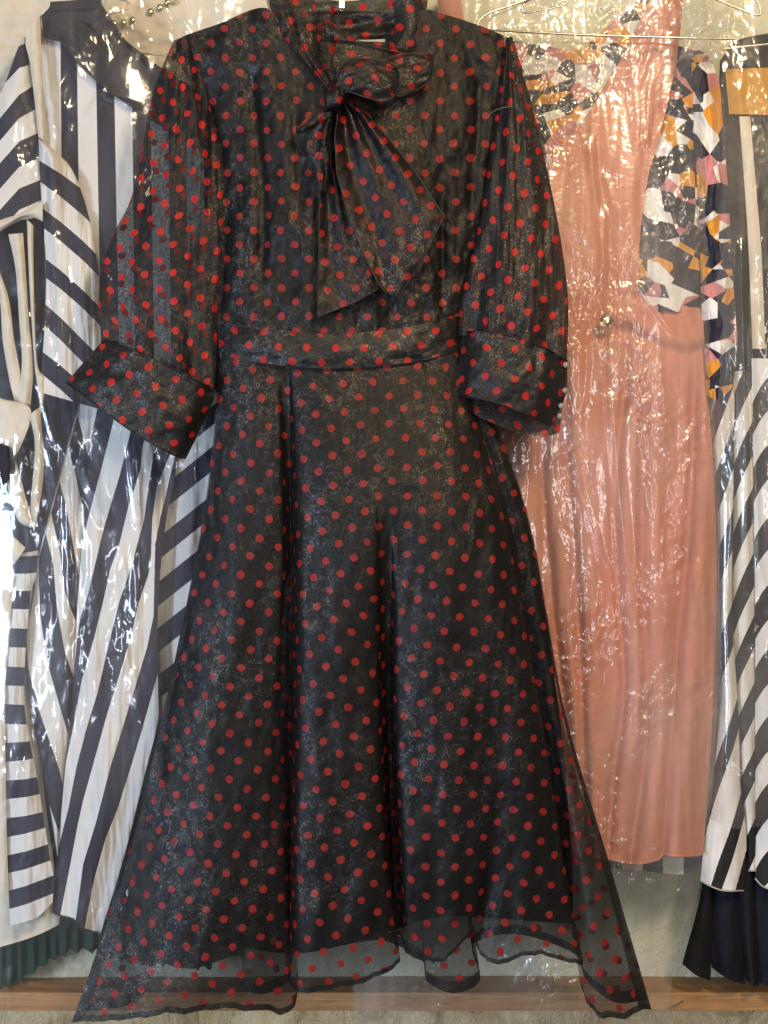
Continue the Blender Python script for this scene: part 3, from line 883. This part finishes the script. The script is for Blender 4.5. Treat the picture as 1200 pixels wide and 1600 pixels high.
pleat([(1140, 580), (1146, 800), (1143, 1000), (1152, 1150), (1170, 1400)], [(1182, 580), (1178, 800), (1180, 1000), (1181, 1150), (1186, 1400)],
      [570, 625, 680, 735, 785, 840, 890, 945, 990, 1040, 1095, 1150, 1200, 1250, 1310, 1370, 1420], -82, 73, 2.6, 580, 1360)
pleat([(1174, 540), (1178, 800), (1180, 1000), (1180, 1150), (1180, 1380)], [(1260, 540), (1260, 800), (1260, 1000), (1260, 1150), (1260, 1380)],
      [560, 612, 665, 720, 780, 830, 885, 940, 985, 1040, 1090, 1145, 1195, 1250, 1300, 1350, 1400], -76, 75, 1.6, 560, 1375, bot=[(1180, 1372), (1200, 1388), (1260, 1392)])
B = None
for k, (x0, x1, x2, x3, yb0, yb1, mm) in enumerate(((1100, 1118, 1066, 1110, 1506, 1532, 'black'), (1114, 1166, 1112, 1164, 1512, 1538, 'navyblack'), (1160, 1182, 1165, 1186, 1530, 1540, 'black'), (1178, 1260, 1184, 1270, 1535, 1560, 'navyblack'))):
    B = shape([(x0, 1330), (x0 - 6, 1400), (x2, yb0)], [(x1, 1330), (x1, 1400), (x3, yb1)], [(x0, 1340), (x1, 1340)], [(x2, yb0), ((x2 + x3) / 2, (yb0 + yb1) / 2 + 5), (x3, yb1)], 24, 60,
              lambda x, y, u, v: -92 + 14 * np.sin(np.pi * u) + wr(x, y, 2, 30, 120, 81 + k))
    link('underskirt_pleat', grid_mesh('underskirt_pleat', G2P(B)), M[mm], rd)

# ------------------------------------------------------------------ polythene bags
def bag(name, label, L, R, top, bot, d0, amp, sc, mat, seed, creases=(), loc=(0, 0), nu=140, nv=520, edge=26, st=2.2):
    o = thing(name, label, 'plastic bag', W1(loc[0], loc[1], d0))
    def fn(x, y, u, v):
        e = 1 - np.abs(2 * u - 1) ** 6
        mk = np.clip(0.55 + 1.3 * fbm(x / 130, y / 190, seed + 40, 2), 0.12, 1.3) ** 1.6
        d = d0 - edge * (1 - e) + amp * mk * (ridged(x / sc, y / (sc * st), seed, 4) - 1.2) + amp * 0.9 * fbm(x / sc, y / (sc * 6), seed + 3, 2)
        for (ax, ay, bx, by, ww, aa) in creases:
            ln = math.hypot(bx - ax, by - ay); tx, ty = (bx - ax) / ln, (by - ay) / ln
            s = (x - ax) * tx + (y - ay) * ty; q = -(x - ax) * ty + (y - ay) * tx
            d = d + 0.42 * aa * np.clip(1 - np.abs(q) / (ww * 1.1), 0, 1) * np.clip(s / 20 + 0.5, 0, 1) * np.clip((ln - s) / 20 + 0.5, 0, 1)
        return d
    B = shape(L, R, top, bot, nu, nv, fn)
    link('film', grid_mesh('film', G2P(B)), mat, o)
    return o

bag('garment_bag', 'clear polythene garment bag with bright creases over the striped dress',
    [(-70, -60), (-60, 800), (-50, 1650)], [(420, -60), (400, 400), (360, 800), (330, 1200), (300, 1650)], [(-70, -60), (420, -60)], [(-50, 1650), (300, 1650)],
    -14, 3.2, 95, M['film_clear'], 5,
    [(105, 60, 128, 130, 10, 5), (135, 185, 160, 140, 7, 6), (160, 150, 210, 165, 6, 5), (82, 300, 60, 600, 9, 5), (88, 370, 90, 560, 8, 7), (115, 500, 95, 560, 9, 5), (104, 740, 108, 960, 9, 8), (210, 860, 214, 960, 8, 7),
     (128, 720, 165, 820, 14, 6), (62, 600, 85, 690, 8, 5), (200, 690, 215, 820, 7, 5), (15, 1520, 12, 1600, 9, 6), (260, 0, 295, 45, 6, 5), (245, 10, 280, 60, 5, 4)], (100, 1600), 150, 560)
mb = bag('garment_bag', 'milky crinkled polythene garment bag over the salmon pinafore',
    [(690, -60), (680, 400), (640, 900), (560, 1400), (552, 1660)], [(1090, -60), (1112, 100), (1112, 500), (1124, 900), (1116, 1200), (1098, 1340), (1090, 1400), (1070, 1470), (1050, 1530), (1044, 1660)],
    [(690, -60), (1090, -60)], [(552, 1660), (1044, 1660)], -26, 2.6, 36, M['film_milky'], 11,
    [(920, 220, 945, 420, 10, 6), (945, 270, 960, 330, 8, 4), (925, 440, 910, 640, 9, 5), (945, 330, 938, 520, 9, 6), (1020, 60, 1000, 130, 8, 5), (1015, 130, 1010, 230, 8, 5), (955, 620, 985, 950, 12, 6), (880, 620, 905, 760, 9, 5), (905, 760, 950, 900, 9, 5), (1105, 560, 1110, 760, 8, 5), (995, 440, 1050, 520, 7, 5), (1050, 1520, 1085, 1410, 8, 5), (985, 1420, 1000, 1470, 8, 5)], (820, 1600), 260, 800, st=1.25)
bag('garment_bag', 'clear polythene garment bag with long shiny tube folds over the black and mustard dress',
    [(1092, -60), (1106, 400), (1110, 800), (1112, 1100), (1110, 1285)], [(1290, -60), (1290, 1300)], [(1092, -60), (1290, -60)], [(1110, 1280), (1130, 1290), (1160, 1296), (1200, 1290), (1290, 1300)],
    -34, 3.0, 60, M['film_right'], 23,
    [(1158, 380, 1168, 880, 8, 7), (1174, 520, 1186, 900, 7, 7), (1128, 640, 1124, 760, 8, 6), (1130, 540, 1146, 600, 7, 4), (1125, 1190, 1190, 1240, 10, 5), (1186, 880, 1200, 940, 6, 5), (1060, 60, 1140, 20, 9, 6)], (1190, 1290), 80, 460)

# gathered tuft at the neck of the milky bag
B = shape([(1058, 10), (1066, 60), (1062, 95)], [(1124, 0), (1136, 50), (1096, 100)], [(1058, 20), (1090, 4), (1128, 22)], [(1060, 92), (1100, 90), (1136, 60)], 50, 50,
          lambda x, y, u, v: -14 + 11 * np.sin(np.pi * u) * np.sin(np.pi * v) + 7 * (ridged(x / 22, y / 22, 91, 3) - 1.2))
link('gathered_neck', grid_mesh('gathered_neck', G2P(B)), M['film_gather'], mb)

# ------------------------------------------------------------------ wire hangers
h = thing('wire_hanger', 'thin steel wire hanger inside the neckline of the striped dress', 'hanger', W1(190, 10, -75))
tube('hook', [(165, 26, -62), (180, 20, -72), (195, 16, -75), (201, 9, -76), (196, 1, -76), (182, -3, -76), (176, -14, -76), (190, -40, -76), (215, -52, -76)], 0.0013, M['steel'], h)
tube('shoulder_wire', [(165, 26, -62), (110, 45, -80), (40, 70, -80)], 0.0013, M['steel'], h)
tube('cross_bar', [(40, 72, -80), (150, 80, -80), (215, 83, -70), (300, 90, -70), (345, 92, -70)], 0.0013, M['steel'], h)
h = thing('wire_hanger', 'long steel wire hanger in front of the salmon pinafore strap', 'hanger', W1(900, 30, -15))
tube('cross_bar', [(1150, 61, -20), (1060, 59, -16), (900, 54, -14), (790, 48, -14), (757, 46, -14), (747, 42, -14), (748, 33, -14), (765, 20, -16), (800, 8, -20), (850, -10, -26)], 0.0014, M['steel'], h)
tube('hook', [(850, -10, -26), (826, 0, -26), (816, 11, -26), (819, 19, -26), (835, 18, -26), (878, 9, -26), (886, 2, -26), (884, -12, -26), (876, -40, -26)], 0.0013, M['steel'], h)
tube('loose_end', [(938, 12, -30), (955, 20, -30), (970, 27, -30)], 0.001, M['steel'], h)
h = thing('wire_hanger', 'steel wire hanger holding the black and mustard dress', 'hanger', W1(1180, 40, -40))
tube('shoulder_wire', [(1112, -4, -40), (1140, 8, -40), (1180, 23, -40), (1188, 20, -40), (1186, 8, -40), (1180, -6, -40)], 0.0014, M['steel'], h)
tube('cross_bar', [(1128, 77, -38), (1160, 73, -38), (1230, 66, -38)], 0.0012, M['steel'], h)

# ------------------------------------------------------------------ the dotted dress
DOFF[0] = 0.0
dr = thing('dotted_dress', 'sheer black organza dress with red polka dots, bow neck and flared skirt', 'dress', W1(560, 1590, 0))

# skirt: control rows waist -> hem, same 23 columns in each
R0 = [(345, 556, -4), (362, 559, 4), (382, 562, 9), (405, 565, 11), (428, 567, 12), (440, 568, 11), (450, 569, 11), (460, 570, 14), (490, 572, 18), (530, 573, 20), (545, 573, 20), (555, 573, 20), (570, 572, 20), (610, 569, 19), (645, 564, 17), (665, 561, 15), (682, 558, 12), (700, 554, 8), (712, 551, 4), (716, 550, -2), (720, 549, -5), (724, 548, -8), (730, 547, -12)]
R1 = [(318, 800, -8), (345, 800, 5), (375, 800, 14), (410, 800, 14), (440, 800, 10), (450, 800, -10), (457, 800, -12), (466, 800, 14), (510, 800, 26), (575, 800, 28), (592, 800, 25), (605, 800, 24), (620, 800, 26), (670, 800, 30), (715, 800, 28), (740, 800, 24), (758, 800, 18), (776, 800, 10), (786, 800, 0), (784, 800, -14), (796, 800, -11), (808, 800, -6), (824, 800, -12)]
R2 = [(258, 1100, -10), (300, 1100, 10), (345, 1100, 22), (395, 1100, 18), (438, 1100, 8), (448, 1098, -24), (456, 1098, -28), (466, 1100, 25), (520, 1100, 34), (588, 1100, 26), (598, 1096, -8), (611, 1096, -12), (623, 1100, 18), (690, 1100, 30), (745, 1100, 26), (775, 1100, 22), (800, 1100, 20), (825, 1100, 14), (842, 1100, 4), (838, 1098, -18), (850, 1100, -13), (864, 1100, -6), (880, 1100, -14)]
R3 = [(198, 1350, -8), (255, 1348, 14), (320, 1345, 28), (385, 1342, 24), (444, 1340, 10), (454, 1320, -28), (454, 1325, -32), (463, 1340, 32), (532, 1338, 40), (600, 1325, 30), (606, 1310, -20), (620, 1310, -24), (630, 1325, 20), (690, 1330, 32), (745, 1315, 26), (775, 1318, 16), (800, 1325, 18), (838, 1322, 20), (876, 1325, 10), (870, 1315, -20), (888, 1330, -12), (912, 1345, 2), (950, 1342, -14)]
R4 = [(112, 1598, 0), (200, 1592, 15), (290, 1582, 30), (370, 1576, 25), (456, 1578, 10), (463, 1490, -25), (446, 1500, -30), (464, 1548, 35), (540, 1541, 42), (622, 1508, 30), (611, 1462, -10), (627, 1466, -15), (638, 1492, 20), (690, 1502, 30), (738, 1458, 22), (746, 1482, 5), (772, 1506, 15), (840, 1492, 22), (908, 1508, 12), (901, 1480, -20), (912, 1556, -5), (950, 1592, 10), (1018, 1576, -10)]
# the skirt stands out below the waist and falls straight further down
puff = np.clip(np.sin(np.pi * (np.arange(23) - 1) / 20.0), 0, 1)
SK = []
for R_, k_ in ((R0, 0), (R1, 15), (R2, 9), (R3, 0), (R4, -9)):
    SK.append([(a, b, c + k_ * puff[i]) for i, (a, b, c) in enumerate(R_)])
def skn(x, y):
    e = np.clip((y - 560) / 300, 0.25, 1)
    return e * (4.5 * fbm(x / 95, y / 330, 101, 3) + 0.5 * fbm(x / 28, y / 40, 103, 3)) + 1.0 * (ridged(x / 55, y / 110, 105, 3) - 1.2)
Bk = loft(SK, 420, 400, skn)
hm = np.clip((np.linspace(0, 1, 400) - 0.8) / 0.2, 0, 1)[:, None] ** 2
Bk[..., 1] += hm * 5 * fbm(np.linspace(0, 60, 420), np.zeros(420), 107, 3)[None, :]
Pk = G2P(Bk)
UVk = flat_uv(G2P(loft(SK, 110, 70)), 420, 400, (0.2, 0.35), 0.40)
skirt = link('skirt', grid_mesh('skirt', Pk, UVk), M['organza'], dr)
hb = Bk[-5:].copy(); hb[..., 2] += 1.2
link('hem', grid_mesh('hem', G2P(hb)), M['hem'], skirt)
for a_, b_ in ((0, 5), (414, 420)):
    sm_ = Bk[150:, a_:b_].copy(); sm_[..., 2] += 1.0
    link('side_seam', grid_mesh('side_seam', G2P(sm_)), M['hem'], skirt)
# back layer of the skirt
Q4 = [(120, 1582, -34), (200, 1571, -30), (228, 1548, -28), (238, 1505, -36), (300, 1514, -40), (374, 1494, -36), (376, 1540, -30), (412, 1553, -28), (452, 1531, -34), (458, 1488, -42), (530, 1478, -40), (600, 1470, -40), (660, 1502, -34), (667, 1533, -30), (710, 1552, -28), (750, 1531, -32), (740, 1476, -42), (810, 1460, -42), (900, 1492, -38), (915, 1530, -34), (960, 1566, -30), (1012, 1562, -34)]
q = len(Q4)
top = [(350 + 375 * k / (q - 1), 555, -20) for k in range(q)]
m1 = [(326 + (822 - 326) * k / (q - 1), 800, -26 - 4 * (k % 2)) for k in range(q)]
m2 = [(254 + (884 - 254) * (a - 120) / 892.0, 1150, -30 + 0.4 * (c + 34)) for a, _, c in Q4]
BR = [top, m1, m2, Q4]
Bb = loft(BR, 260, 200, lambda x, y: 1.5 * fbm(x / 40, y / 120, 111, 3))
Pb = G2P(Bb)
skb = link('skirt_back', grid_mesh('skirt_back', Pb, flat_uv(G2P(loft(BR, 90, 60)), 260, 200, (0.55, 0.1), 0.5)), M['organza'], dr)
hb = Bb[-4:].copy(); hb[..., 2] += 1.0
link('hem', grid_mesh('hem', G2P(hb)), M['hem'], skb)
# opaque lining under the skirt
LN = [[(348, 552, -10), (400, 560, 2), (460, 566, 5), (530, 570, 9), (610, 565, 8), (680, 552, 0), (722, 545, -16)],
      [(320, 800, -12), (390, 800, 2), (455, 800, -22), (540, 800, 22), (620, 800, 22), (700, 800, 20), (822, 800, -18)],
      [(262, 1100, -16), (370, 1100, 6), (455, 1100, -38), (540, 1100, 18), (608, 1100, -24), (720, 1100, 14), (872, 1100, -22)],
      [(250, 1320, -20), (360, 1320, 8), (457, 1320, -42), (540, 1320, 22), (615, 1320, -36), (715, 1320, 12), (892, 1320, -26)],
      [(256, 1484, -22), (350, 1478, 6), (458, 1490, -42), (540, 1476, 22), (620, 1452, -36), (700, 1432, 10), (896, 1444, -30)]]
Bl = loft(LN, 160, 140, lambda x, y: 2.0 * fbm(x / 50, y / 200, 121, 3))
link('skirt_lining', grid_mesh('skirt_lining', G2P(Bl)), M['lining'], dr)

# bodice
def bod(x, y, u, v):
    d = -4 + 30 * np.sin(np.pi * np.clip(u, 0, 1)) ** 0.6 + 10 * np.exp(-((y - 290) / 120) ** 2) * np.sin(np.pi * u) ** 2
    d = d + groove(x, y, [(392, 110), (402, 220), (412, 330), (408, 430)], 9, 7) + groove(x, y, [(338, 190), (350, 280), (352, 400), (345, 490)], 10, 6)
    d = d + groove(x, y, [(690, 290), (692, 400), (690, 495)], 7, 5) + groove(x, y, [(752, 100), (745, 220), (735, 330)], 9, 5) + groove(x, y, [(455, 150), (470, 260), (462, 340)], 12, 4)
    d = d + 3.5 * fbm(x / 45, y / 130, 131, 4) + 1.5 * (ridged(x / 50, y / 60, 133, 3) - 1.2)
    return d
bl_L = [(268, 84), (292, 120), (322, 200), (330, 300), (328, 400), (332, 505)]
bl_R = [(798, 62), (802, 120), (790, 190), (778, 280), (766, 360), (746, 430), (726, 495)]
bl_T = [(268, 78), (284, 58), (340, 38), (415, 12), (450, 60), (500, 125), (530, 150), (570, 118), (618, 72), (655, 18), (700, 24), (760, 44), (796, 60)]
bl_B = [(335, 504), (430, 518), (530, 524), (630, 515), (724, 492)]
B = shape(bl_L, bl_R, bl_T, bl_B, 200, 200, bod)
P = G2P(B)
UV = np.stack([(B[..., 0] + 0.2 * B[..., 2] / 0.75) / 45.0 + 0.1, B[..., 1] / 45.0], -1)
link('bodice', grid_mesh('bodice', P, UV), M['organza'], dr)
bi = B.copy()[:, 4:-4]; bi[..., 2] -= 7
link('bodice_lining', grid_mesh('bodice_lining', G2P(bi)), M['lining'], dr)
B = shape([(282, 70), (330, 200), (340, 500)], [(786, 55), (760, 250), (722, 500)], [(282, 66), (415, 22), (655, 22), (786, 56)], [(340, 505), (722, 495)], 50, 50,
          lambda x, y, u, v: -22 - 4 * np.sin(np.pi * u))
link('bodice_back', grid_mesh('bodice_back', G2P(B), puv(B, 45, 0)), M['organza_thick'], dr)
# waistband
WB = [[(338, 500, -8), (380, 508, 10), (430, 515, 20), (530, 521, 26), (630, 512, 24), (690, 498, 12), (724, 488, -8)],
      [(341, 530, -8), (382, 538, 13), (435, 545, 23), (530, 549, 29), (634, 540, 26), (692, 527, 13), (727, 518, -8)],
      [(344, 558, -8), (384, 564, 10), (440, 571, 20), (530, 576, 26), (638, 567, 23), (694, 555, 11), (730, 547, -8)]]
B = loft(WB, 140, 34, lambda x, y: 1.6 * fbm(x / 30, y / 25, 141, 3))
link('waistband', grid_mesh('waistband', G2P(B), np.stack([B[..., 0] / 45.0 + 0.35, B[..., 1] / 45.0 + 0.1 + 0.25 * np.sin((B[..., 0] - 345) / 380 * np.pi) * -0.8], -1)), M['organza_thick'], dr)

# collar: back of the neck, stand, zip, hanging tape
B = shape([(420, -30), (425, 20), (470, 80)], [(665, -30), (664, 20), (610, 80)], [(420, -30), (540, 2), (665, -30)], [(470, 74), (540, 66), (610, 76)], 60, 40,
          lambda x, y, u, v: -16 - 6 * np.sin(np.pi * u) + 2 * fbm(x / 30, y / 20, 151, 3) + 2 * np.sin(y / 5.0 + x / 60))
link('collar_back', grid_mesh('collar_back', G2P(B), puv(B, 45, 0.1)), M['organza_thick'], dr)
B = shape([(556, 58), (556, 72)], [(602, 58), (602, 72)], [(556, 62), (580, 62), (602, 61)], [(556, 65), (580, 65), (602, 66)], 30, 6, lambda x, y, u, v: -20 + 3 * u)
link('neck_tape', grid_mesh('neck_tape', G2P(B)), M['label'], dr)
B = shape([(480, 66), (490, 150)], [(606, 66), (590, 150)], [(480, 66), (606, 67)], [(490, 150), (590, 150)], 30, 20, lambda x, y, u, v: -19 + 2 * u)
link('neck_lining', grid_mesh('neck_lining', G2P(B), puv(B, 45, 0.4)), M['organza_thick'], dr)
B = shape([(598, -20), (614, 10), (617, 40), (606, 78)], [(652, -20), (664, 20), (660, 50), (636, 80)], [(598, -10), (630, -14), (655, -6)], [(606, 78), (636, 82)], 30, 40,
          lambda x, y, u, v: 8 + 10 * np.sin(np.pi * u) + 6 * v)
link('collar_stand', grid_mesh('collar_stand', G2P(B), puv(B, 45, 0.3)), M['organza_thick'], dr)
zp = box('zip', *sorted((W1(531, 0, -4).x, W1(536, 0, -4).x)), 0.002, 0.006, W1(0, 18, -4).z, W1(0, -30, -4).z, M['steel'], dr, 0.001)
box('zip_pull', *sorted((W1(529, 0, -2).x, W1(538, 0, -2).x)), -0.001, 0.003, W1(0, 15, -2).z, W1(0, 2, -2).z, M['steel'], zp, 0.001)

# bow
def patch(name, L, R, top, bot, fn, rot, off=(0, 0), m='organza_bow', nu=60, nv=90, parent=dr, sm=True):
    B = shape(L, R, top, bot, nu, nv, fn, sm)
    return link(name, grid_mesh(name, G2P(B), puv(B, 45, rot) + np.array(off)), M[m], parent)
# neck tie bands running down to the knot
patch('tie_band', [(412, -34), (420, 16), (446, 62), (480, 106), (514, 142)], [(490, -34), (494, 40), (499, 90), (528, 140)], [(412, -6), (440, -30), (490, -34)], [(514, 145), (528, 145)],
      lambda x, y, u, v: 12 + 26 * v + 9 * np.sin(np.pi * u) - 4 * np.exp(-((u - 0.4) / 0.08) ** 2) + 2 * fbm(x / 20, y / 40, 161, 3), 0.5)
patch('tie_band', [(490, 20), (496, 60), (504, 100), (518, 140)], [(540, 60), (525, 70), (522, 100), (532, 142)], [(490, 24), (514, 30), (540, 62)], [(516, 146), (532, 146)],
      lambda x, y, u, v: 8 + 34 * v + 6 * np.sin(np.pi * u) + 1.5 * fbm(x / 15, y / 30, 162, 3), 0.2)
def loop(name, x0, x1, top, bot, d0, b, rot, off=(0, 0)):
    nt, nw = 60, 26
    t = np.linspace(0, 2 * np.pi, nt)
    xs = x0 + (x1 - x0) * (1 - np.cos(t)) / 2
    w = np.linspace(0, 1, nw)[:, None]
    tp = pl(smooth_pl(top, 6), xs, 0)[None, :]; bt_ = pl(smooth_pl(bot, 6), xs, 0)[None, :]
    py = tp * (1 - w) + bt_ * w + 2.5 * np.where(np.sin(t) < 0, -1.5, 0)[None, :] * (1 - w)
    px = np.broadcast_to(xs[None, :], py.shape)
    d = d0 + b * np.sin(t)[None, :] * (0.5 + 0.5 * np.sin(np.pi * (0.15 + 0.7 * w))) + 3 * np.sin(np.pi * w) + 2.6 * fbm(px / 20, py / 16, 171, 3) + 2.0 * np.sin((py - 100) / 5.0 + px / 30.0) * np.clip(1 - np.abs(px - x0) / 60, 0, 1)
    B = np.stack([px, py, d], -1)
    P = G2P(B)
    return link(name, grid_mesh(name, P, arc_uv(P, off=off, rot=rot)), M['organza_bow'], dr)
L1 = loop('bow_loop', 512, 677, [(512, 134), (540, 112), (580, 100), (608, 92), (640, 84), (677, 90)], [(512, 144), (560, 140), (620, 151), (650, 142), (670, 128), (677, 112)], 38, 10, 0.2, (0.3, 0.1))
L2 = loop('bow_loop', 522, 624, [(522, 128), (532, 106), (550, 93), (590, 94), (614, 102), (624, 116)], [(522, 142), (545, 143), (570, 152), (597, 159), (615, 152), (624, 134)], 58, 13, 0.1, (0.1, 0.4))
L3 = loop('bow_loop', 522, 462, [(462, 202), (480, 188), (500, 170), (522, 158)], [(462, 208), (480, 206), (500, 194), (522, 182)], 48, 8, 0.6, (0.2, 0.2))
tube('edge', [(526, 122, 66), (532, 106, 70), (550, 93, 74), (590, 94, 74), (614, 102, 69), (623, 116, 60), (623, 134, 60), (615, 151, 68), (597, 158.5, 73), (570, 151.5, 74), (545, 142.5, 72)], 0.0009, M['seam'], L2, 6, 4)
tube('edge', [(608, 92, 49), (640, 84, 49), (666, 87, 46), (677, 92, 40), (677, 110, 40), (670, 127, 46), (650, 142, 49)], 0.0008, M['seam'], L1, 6, 4)
# the tie's upper edge crossing the open neck, with the dark opening behind it
strip('tie_band', [(509, 24), (535, 48), (565, 64), (620, 75), (674, 85)], [(511, 66), (530, 68), (562, 72), (620, 86), (676, 96)], 24, 7, M['organza_bow'], dr,
      uvb=lambda Q, u: np.stack([Q[..., 0] / 45.0 + 0.3, Q[..., 1] / 45.0 + 0.2], -1), seed=165)
def tail(name, L, R, bot, d0, seed, rot, off):
    def fn(x, y, u, v):
        f = 6 * (1 - v) * np.cos(u * 15) + 4 * np.cos(u * 7 + 1) * (1 - 0.5 * v)
        return d0 + f + 2 * fbm(x / 40, y / 70, seed, 3) + 1.2 * (ridged(x / 40, y / 50, seed + 3, 2) - 1)
    o = patch(name, L, R, [(L[0][0], L[0][1]), (R[0][0], R[0][1])], bot, fn, rot, off, nu=80, nv=110, sm=False)
    Be = shape(L, R, [(L[0][0], L[0][1]), (R[0][0], R[0][1])], bot, 40, 60, fn, False)
    ring = np.concatenate([Be[4:, 0], Be[-1, 1:-1], Be[4:, -1][::-1]]) + np.array([0, 0, 0.6])
    tube('edge', ring[::2], 0.0006, M['seam'], o, 6, 2)
    patch('tail_underside', L, R, [(L[0][0], L[0][1]), (R[0][0], R[0][1])], bot, lambda x, y, u, v: fn(x, y, u, v) - 4, rot, (off[0] + 0.31, off[1] + 0.12), nu=60, nv=80, parent=o, sm=False)
    return o
tail('bow_tail', [(508, 172), (497, 220), (500, 300), (498, 400), (496, 494)], [(530, 172), (545, 260), (575, 350), (597, 420), (600, 470)], [(496, 495), (550, 475), (600, 447)], 42, 181, 0.1, (0.2, 0.3))
tail('bow_tail', [(530, 162), (523, 215), (526, 270), (545, 340), (570, 400), (592, 445), (603, 458)], [(546, 160), (575, 180), (610, 220), (650, 270), (694, 338), (660, 408), (625, 459)], [(603, 458), (612, 460), (625, 459)], 52, 191, -0.15, (0.1, 0.15))
patch('bow_tail', [(500, 186), (484, 208), (478, 232), (492, 262), (500, 300)], [(522, 176), (520, 210), (522, 240), (518, 270), (512, 300)], [(500, 186), (522, 178)], [(498, 296), (514, 300)],
      lambda x, y, u, v: 50 + 7 * np.sin(np.pi * u) + 3 * np.cos(u * 9) + 2 * fbm(x / 15, y / 25, 196, 3), 0.8, (0.15, 0.3))
# knot
th = np.linspace(0, np.pi, 24)[:, None]; ph = np.linspace(0, 2 * np.pi, 40)[None, :]
nx = np.sin(th) * np.cos(ph); ny = np.sin(th) * np.sin(ph); nz = np.cos(th) * np.ones_like(ph)
rr = 1 + 0.12 * np.sin(nx * 6 + nz * 3) + 0.08 * fbm(nx * 2 + 5, nz * 2 + ny, 201, 3)
B = np.stack([523 + 16 * nx * rr + 5 * nz, 152 - 19 * nz * rr, 58 + 11 * ny * -1 * rr], -1)
link('knot', grid_mesh('knot', G2P(B), puv(B, 45, 0.2) + np.array([0.1, 0.25])), M['organza_thick'], dr)

tube('loose_thread', [(762, 184, 32), (768, 176, 36), (780, 170, 38), (798, 166, 36)], 0.00013, M['label'], dr, 5, 4)

# sleeves and cuffs
def sleeve(L, R, top, bot, seed, off, rot, dF, dB, m='organza_sleeve'):
    def front(x, y, u, v):
        return dF + 22 * np.sin(np.pi * u) ** 0.7 * np.clip(v * 3 + 0.3, 0, 1) + 4 * np.sin(u * 19 + 2 * v) * (0.4 + 0.6 * np.abs(2 * v - 1) ** 2) * np.clip(v * 5, 0, 1) + 3 * fbm(x / 28, y / 150, seed, 4) + 1.2 * (ridged(x / 40, y / 60, seed + 5, 2) - 1)
    def back(x, y, u, v):
        return dB - 8 * np.sin(np.pi * u) + 3 * np.sin(u * 16 + 1) + 2 * fbm(x / 30, y / 120, seed + 9, 3)
    B = shape(L, R, top, bot, 110, 170, front); P = G2P(B)
    o = link('sleeve', grid_mesh('sleeve', P, arc_uv(P, off=off, rot=rot)), M[m], dr)
    B = shape(L, R, top, bot, 70, 110, back); P = G2P(B)
    link('sleeve_back', grid_mesh('sleeve_back', P, arc_uv(P, off=(off[0] + 0.37, off[1] + 0.21), rot=rot)), M[m], o)
    return o
sleeve([(274, 58), (256, 98), (240, 140), (222, 230), (204, 312), (174, 372), (158, 430), (154, 480), (162, 540)],
       [(300, 58), (322, 140), (340, 220), (348, 300), (346, 400), (340, 500), (336, 610)],
       [(250, 74), (274, 62), (300, 54)], [(154, 528), (200, 545), (260, 572), (336, 612)], 211, (0.1, 0.2), 0.12, 4, -4)
sleeve([(790, 64), (775, 170), (762, 260), (748, 350), (732, 420), (720, 470), (716, 530)],
       [(800, 56), (816, 110), (838, 190), (858, 280), (874, 360), (884, 430), (888, 480), (886, 565)],
       [(788, 62), (800, 56)], [(716, 524), (760, 524), (820, 540), (888, 562)], 221, (0.3, 0.1), -0.18, 8, -4, 'organza_sleeve_dense')
def cuff(rowsF, rowsB, off, rot, seed, ex=None):
    B = loft(rowsF, 80, 50, lambda x, y: 2.2 * fbm(x / 40, y / 40, seed, 3) + 1.5 * (ridged(x / 50, y / 50, seed, 2) - 1)); P = G2P(B)
    o = link('cuff', grid_mesh('cuff', P, arc_uv(P, off=off, rot=rot)), M['organza_thick'], dr)
    B2 = loft(rowsB, 60, 40, lambda x, y: 1.5 * fbm(x / 40, y / 40, seed + 2, 3)); P2 = G2P(B2)
    link('cuff_back', grid_mesh('cuff_back', P2, arc_uv(P2, off=(off[0] + .3, off[1] + .3), rot=rot)), M['organza_thick'], o)
    tube('cuff_edge', [(a, b, c) for a, b, c in B[-1][::5]], 0.0012, M['hem'], o, 6, 2)
    tube('cuff_seam', [(a, b, c + .5) for a, b, c in B[0][::5]], 0.0012, M['hem'], o, 6, 2)
    return o
cuff([[(163, 530, 8), (205, 546, 28), (262, 572, 30), (310, 596, 22), (338, 610, 6)],
      [(132, 564, 6), (180, 590, 28), (238, 622, 32), (290, 648, 24), (326, 645, 4)],
      [(104, 598, 4), (152, 634, 24), (208, 675, 30), (262, 706, 24), (290, 718, 4)]],
     [[(163, 530, 4), (205, 546, -12), (262, 572, -14), (310, 596, -12), (338, 610, 0)],
      [(104, 598, 0), (152, 630, -12), (208, 668, -14), (262, 700, -12), (292, 714, 0)]], (0.1, 0.2), 0.0, 231)
ck = cuff([[(722, 520, 6), (748, 518, 26), (796, 524, 34), (846, 542, 28), (887, 562, 6)],
      [(716, 570, 6), (744, 570, 28), (792, 578, 38), (844, 598, 32), (884, 616, 6)],
      [(707, 618, 4), (738, 621, 26), (776, 630, 36), (828, 650, 30), (862, 666, 8)]],
     [[(722, 520, 2), (748, 518, -8), (796, 524, -10), (846, 542, -8), (887, 562, 0)],
      [(708, 620, 2), (742, 648, 2), (800, 672, 4), (848, 682, 4), (874, 676, 0)]], (0.35, 0.05), 0.1, 241)
for (x, y) in ((884, 570), (883, 610), (877, 634), (875, 650)):
    bead('button', x, y, 12, 0.0034, M['button'], ck, 0.5)
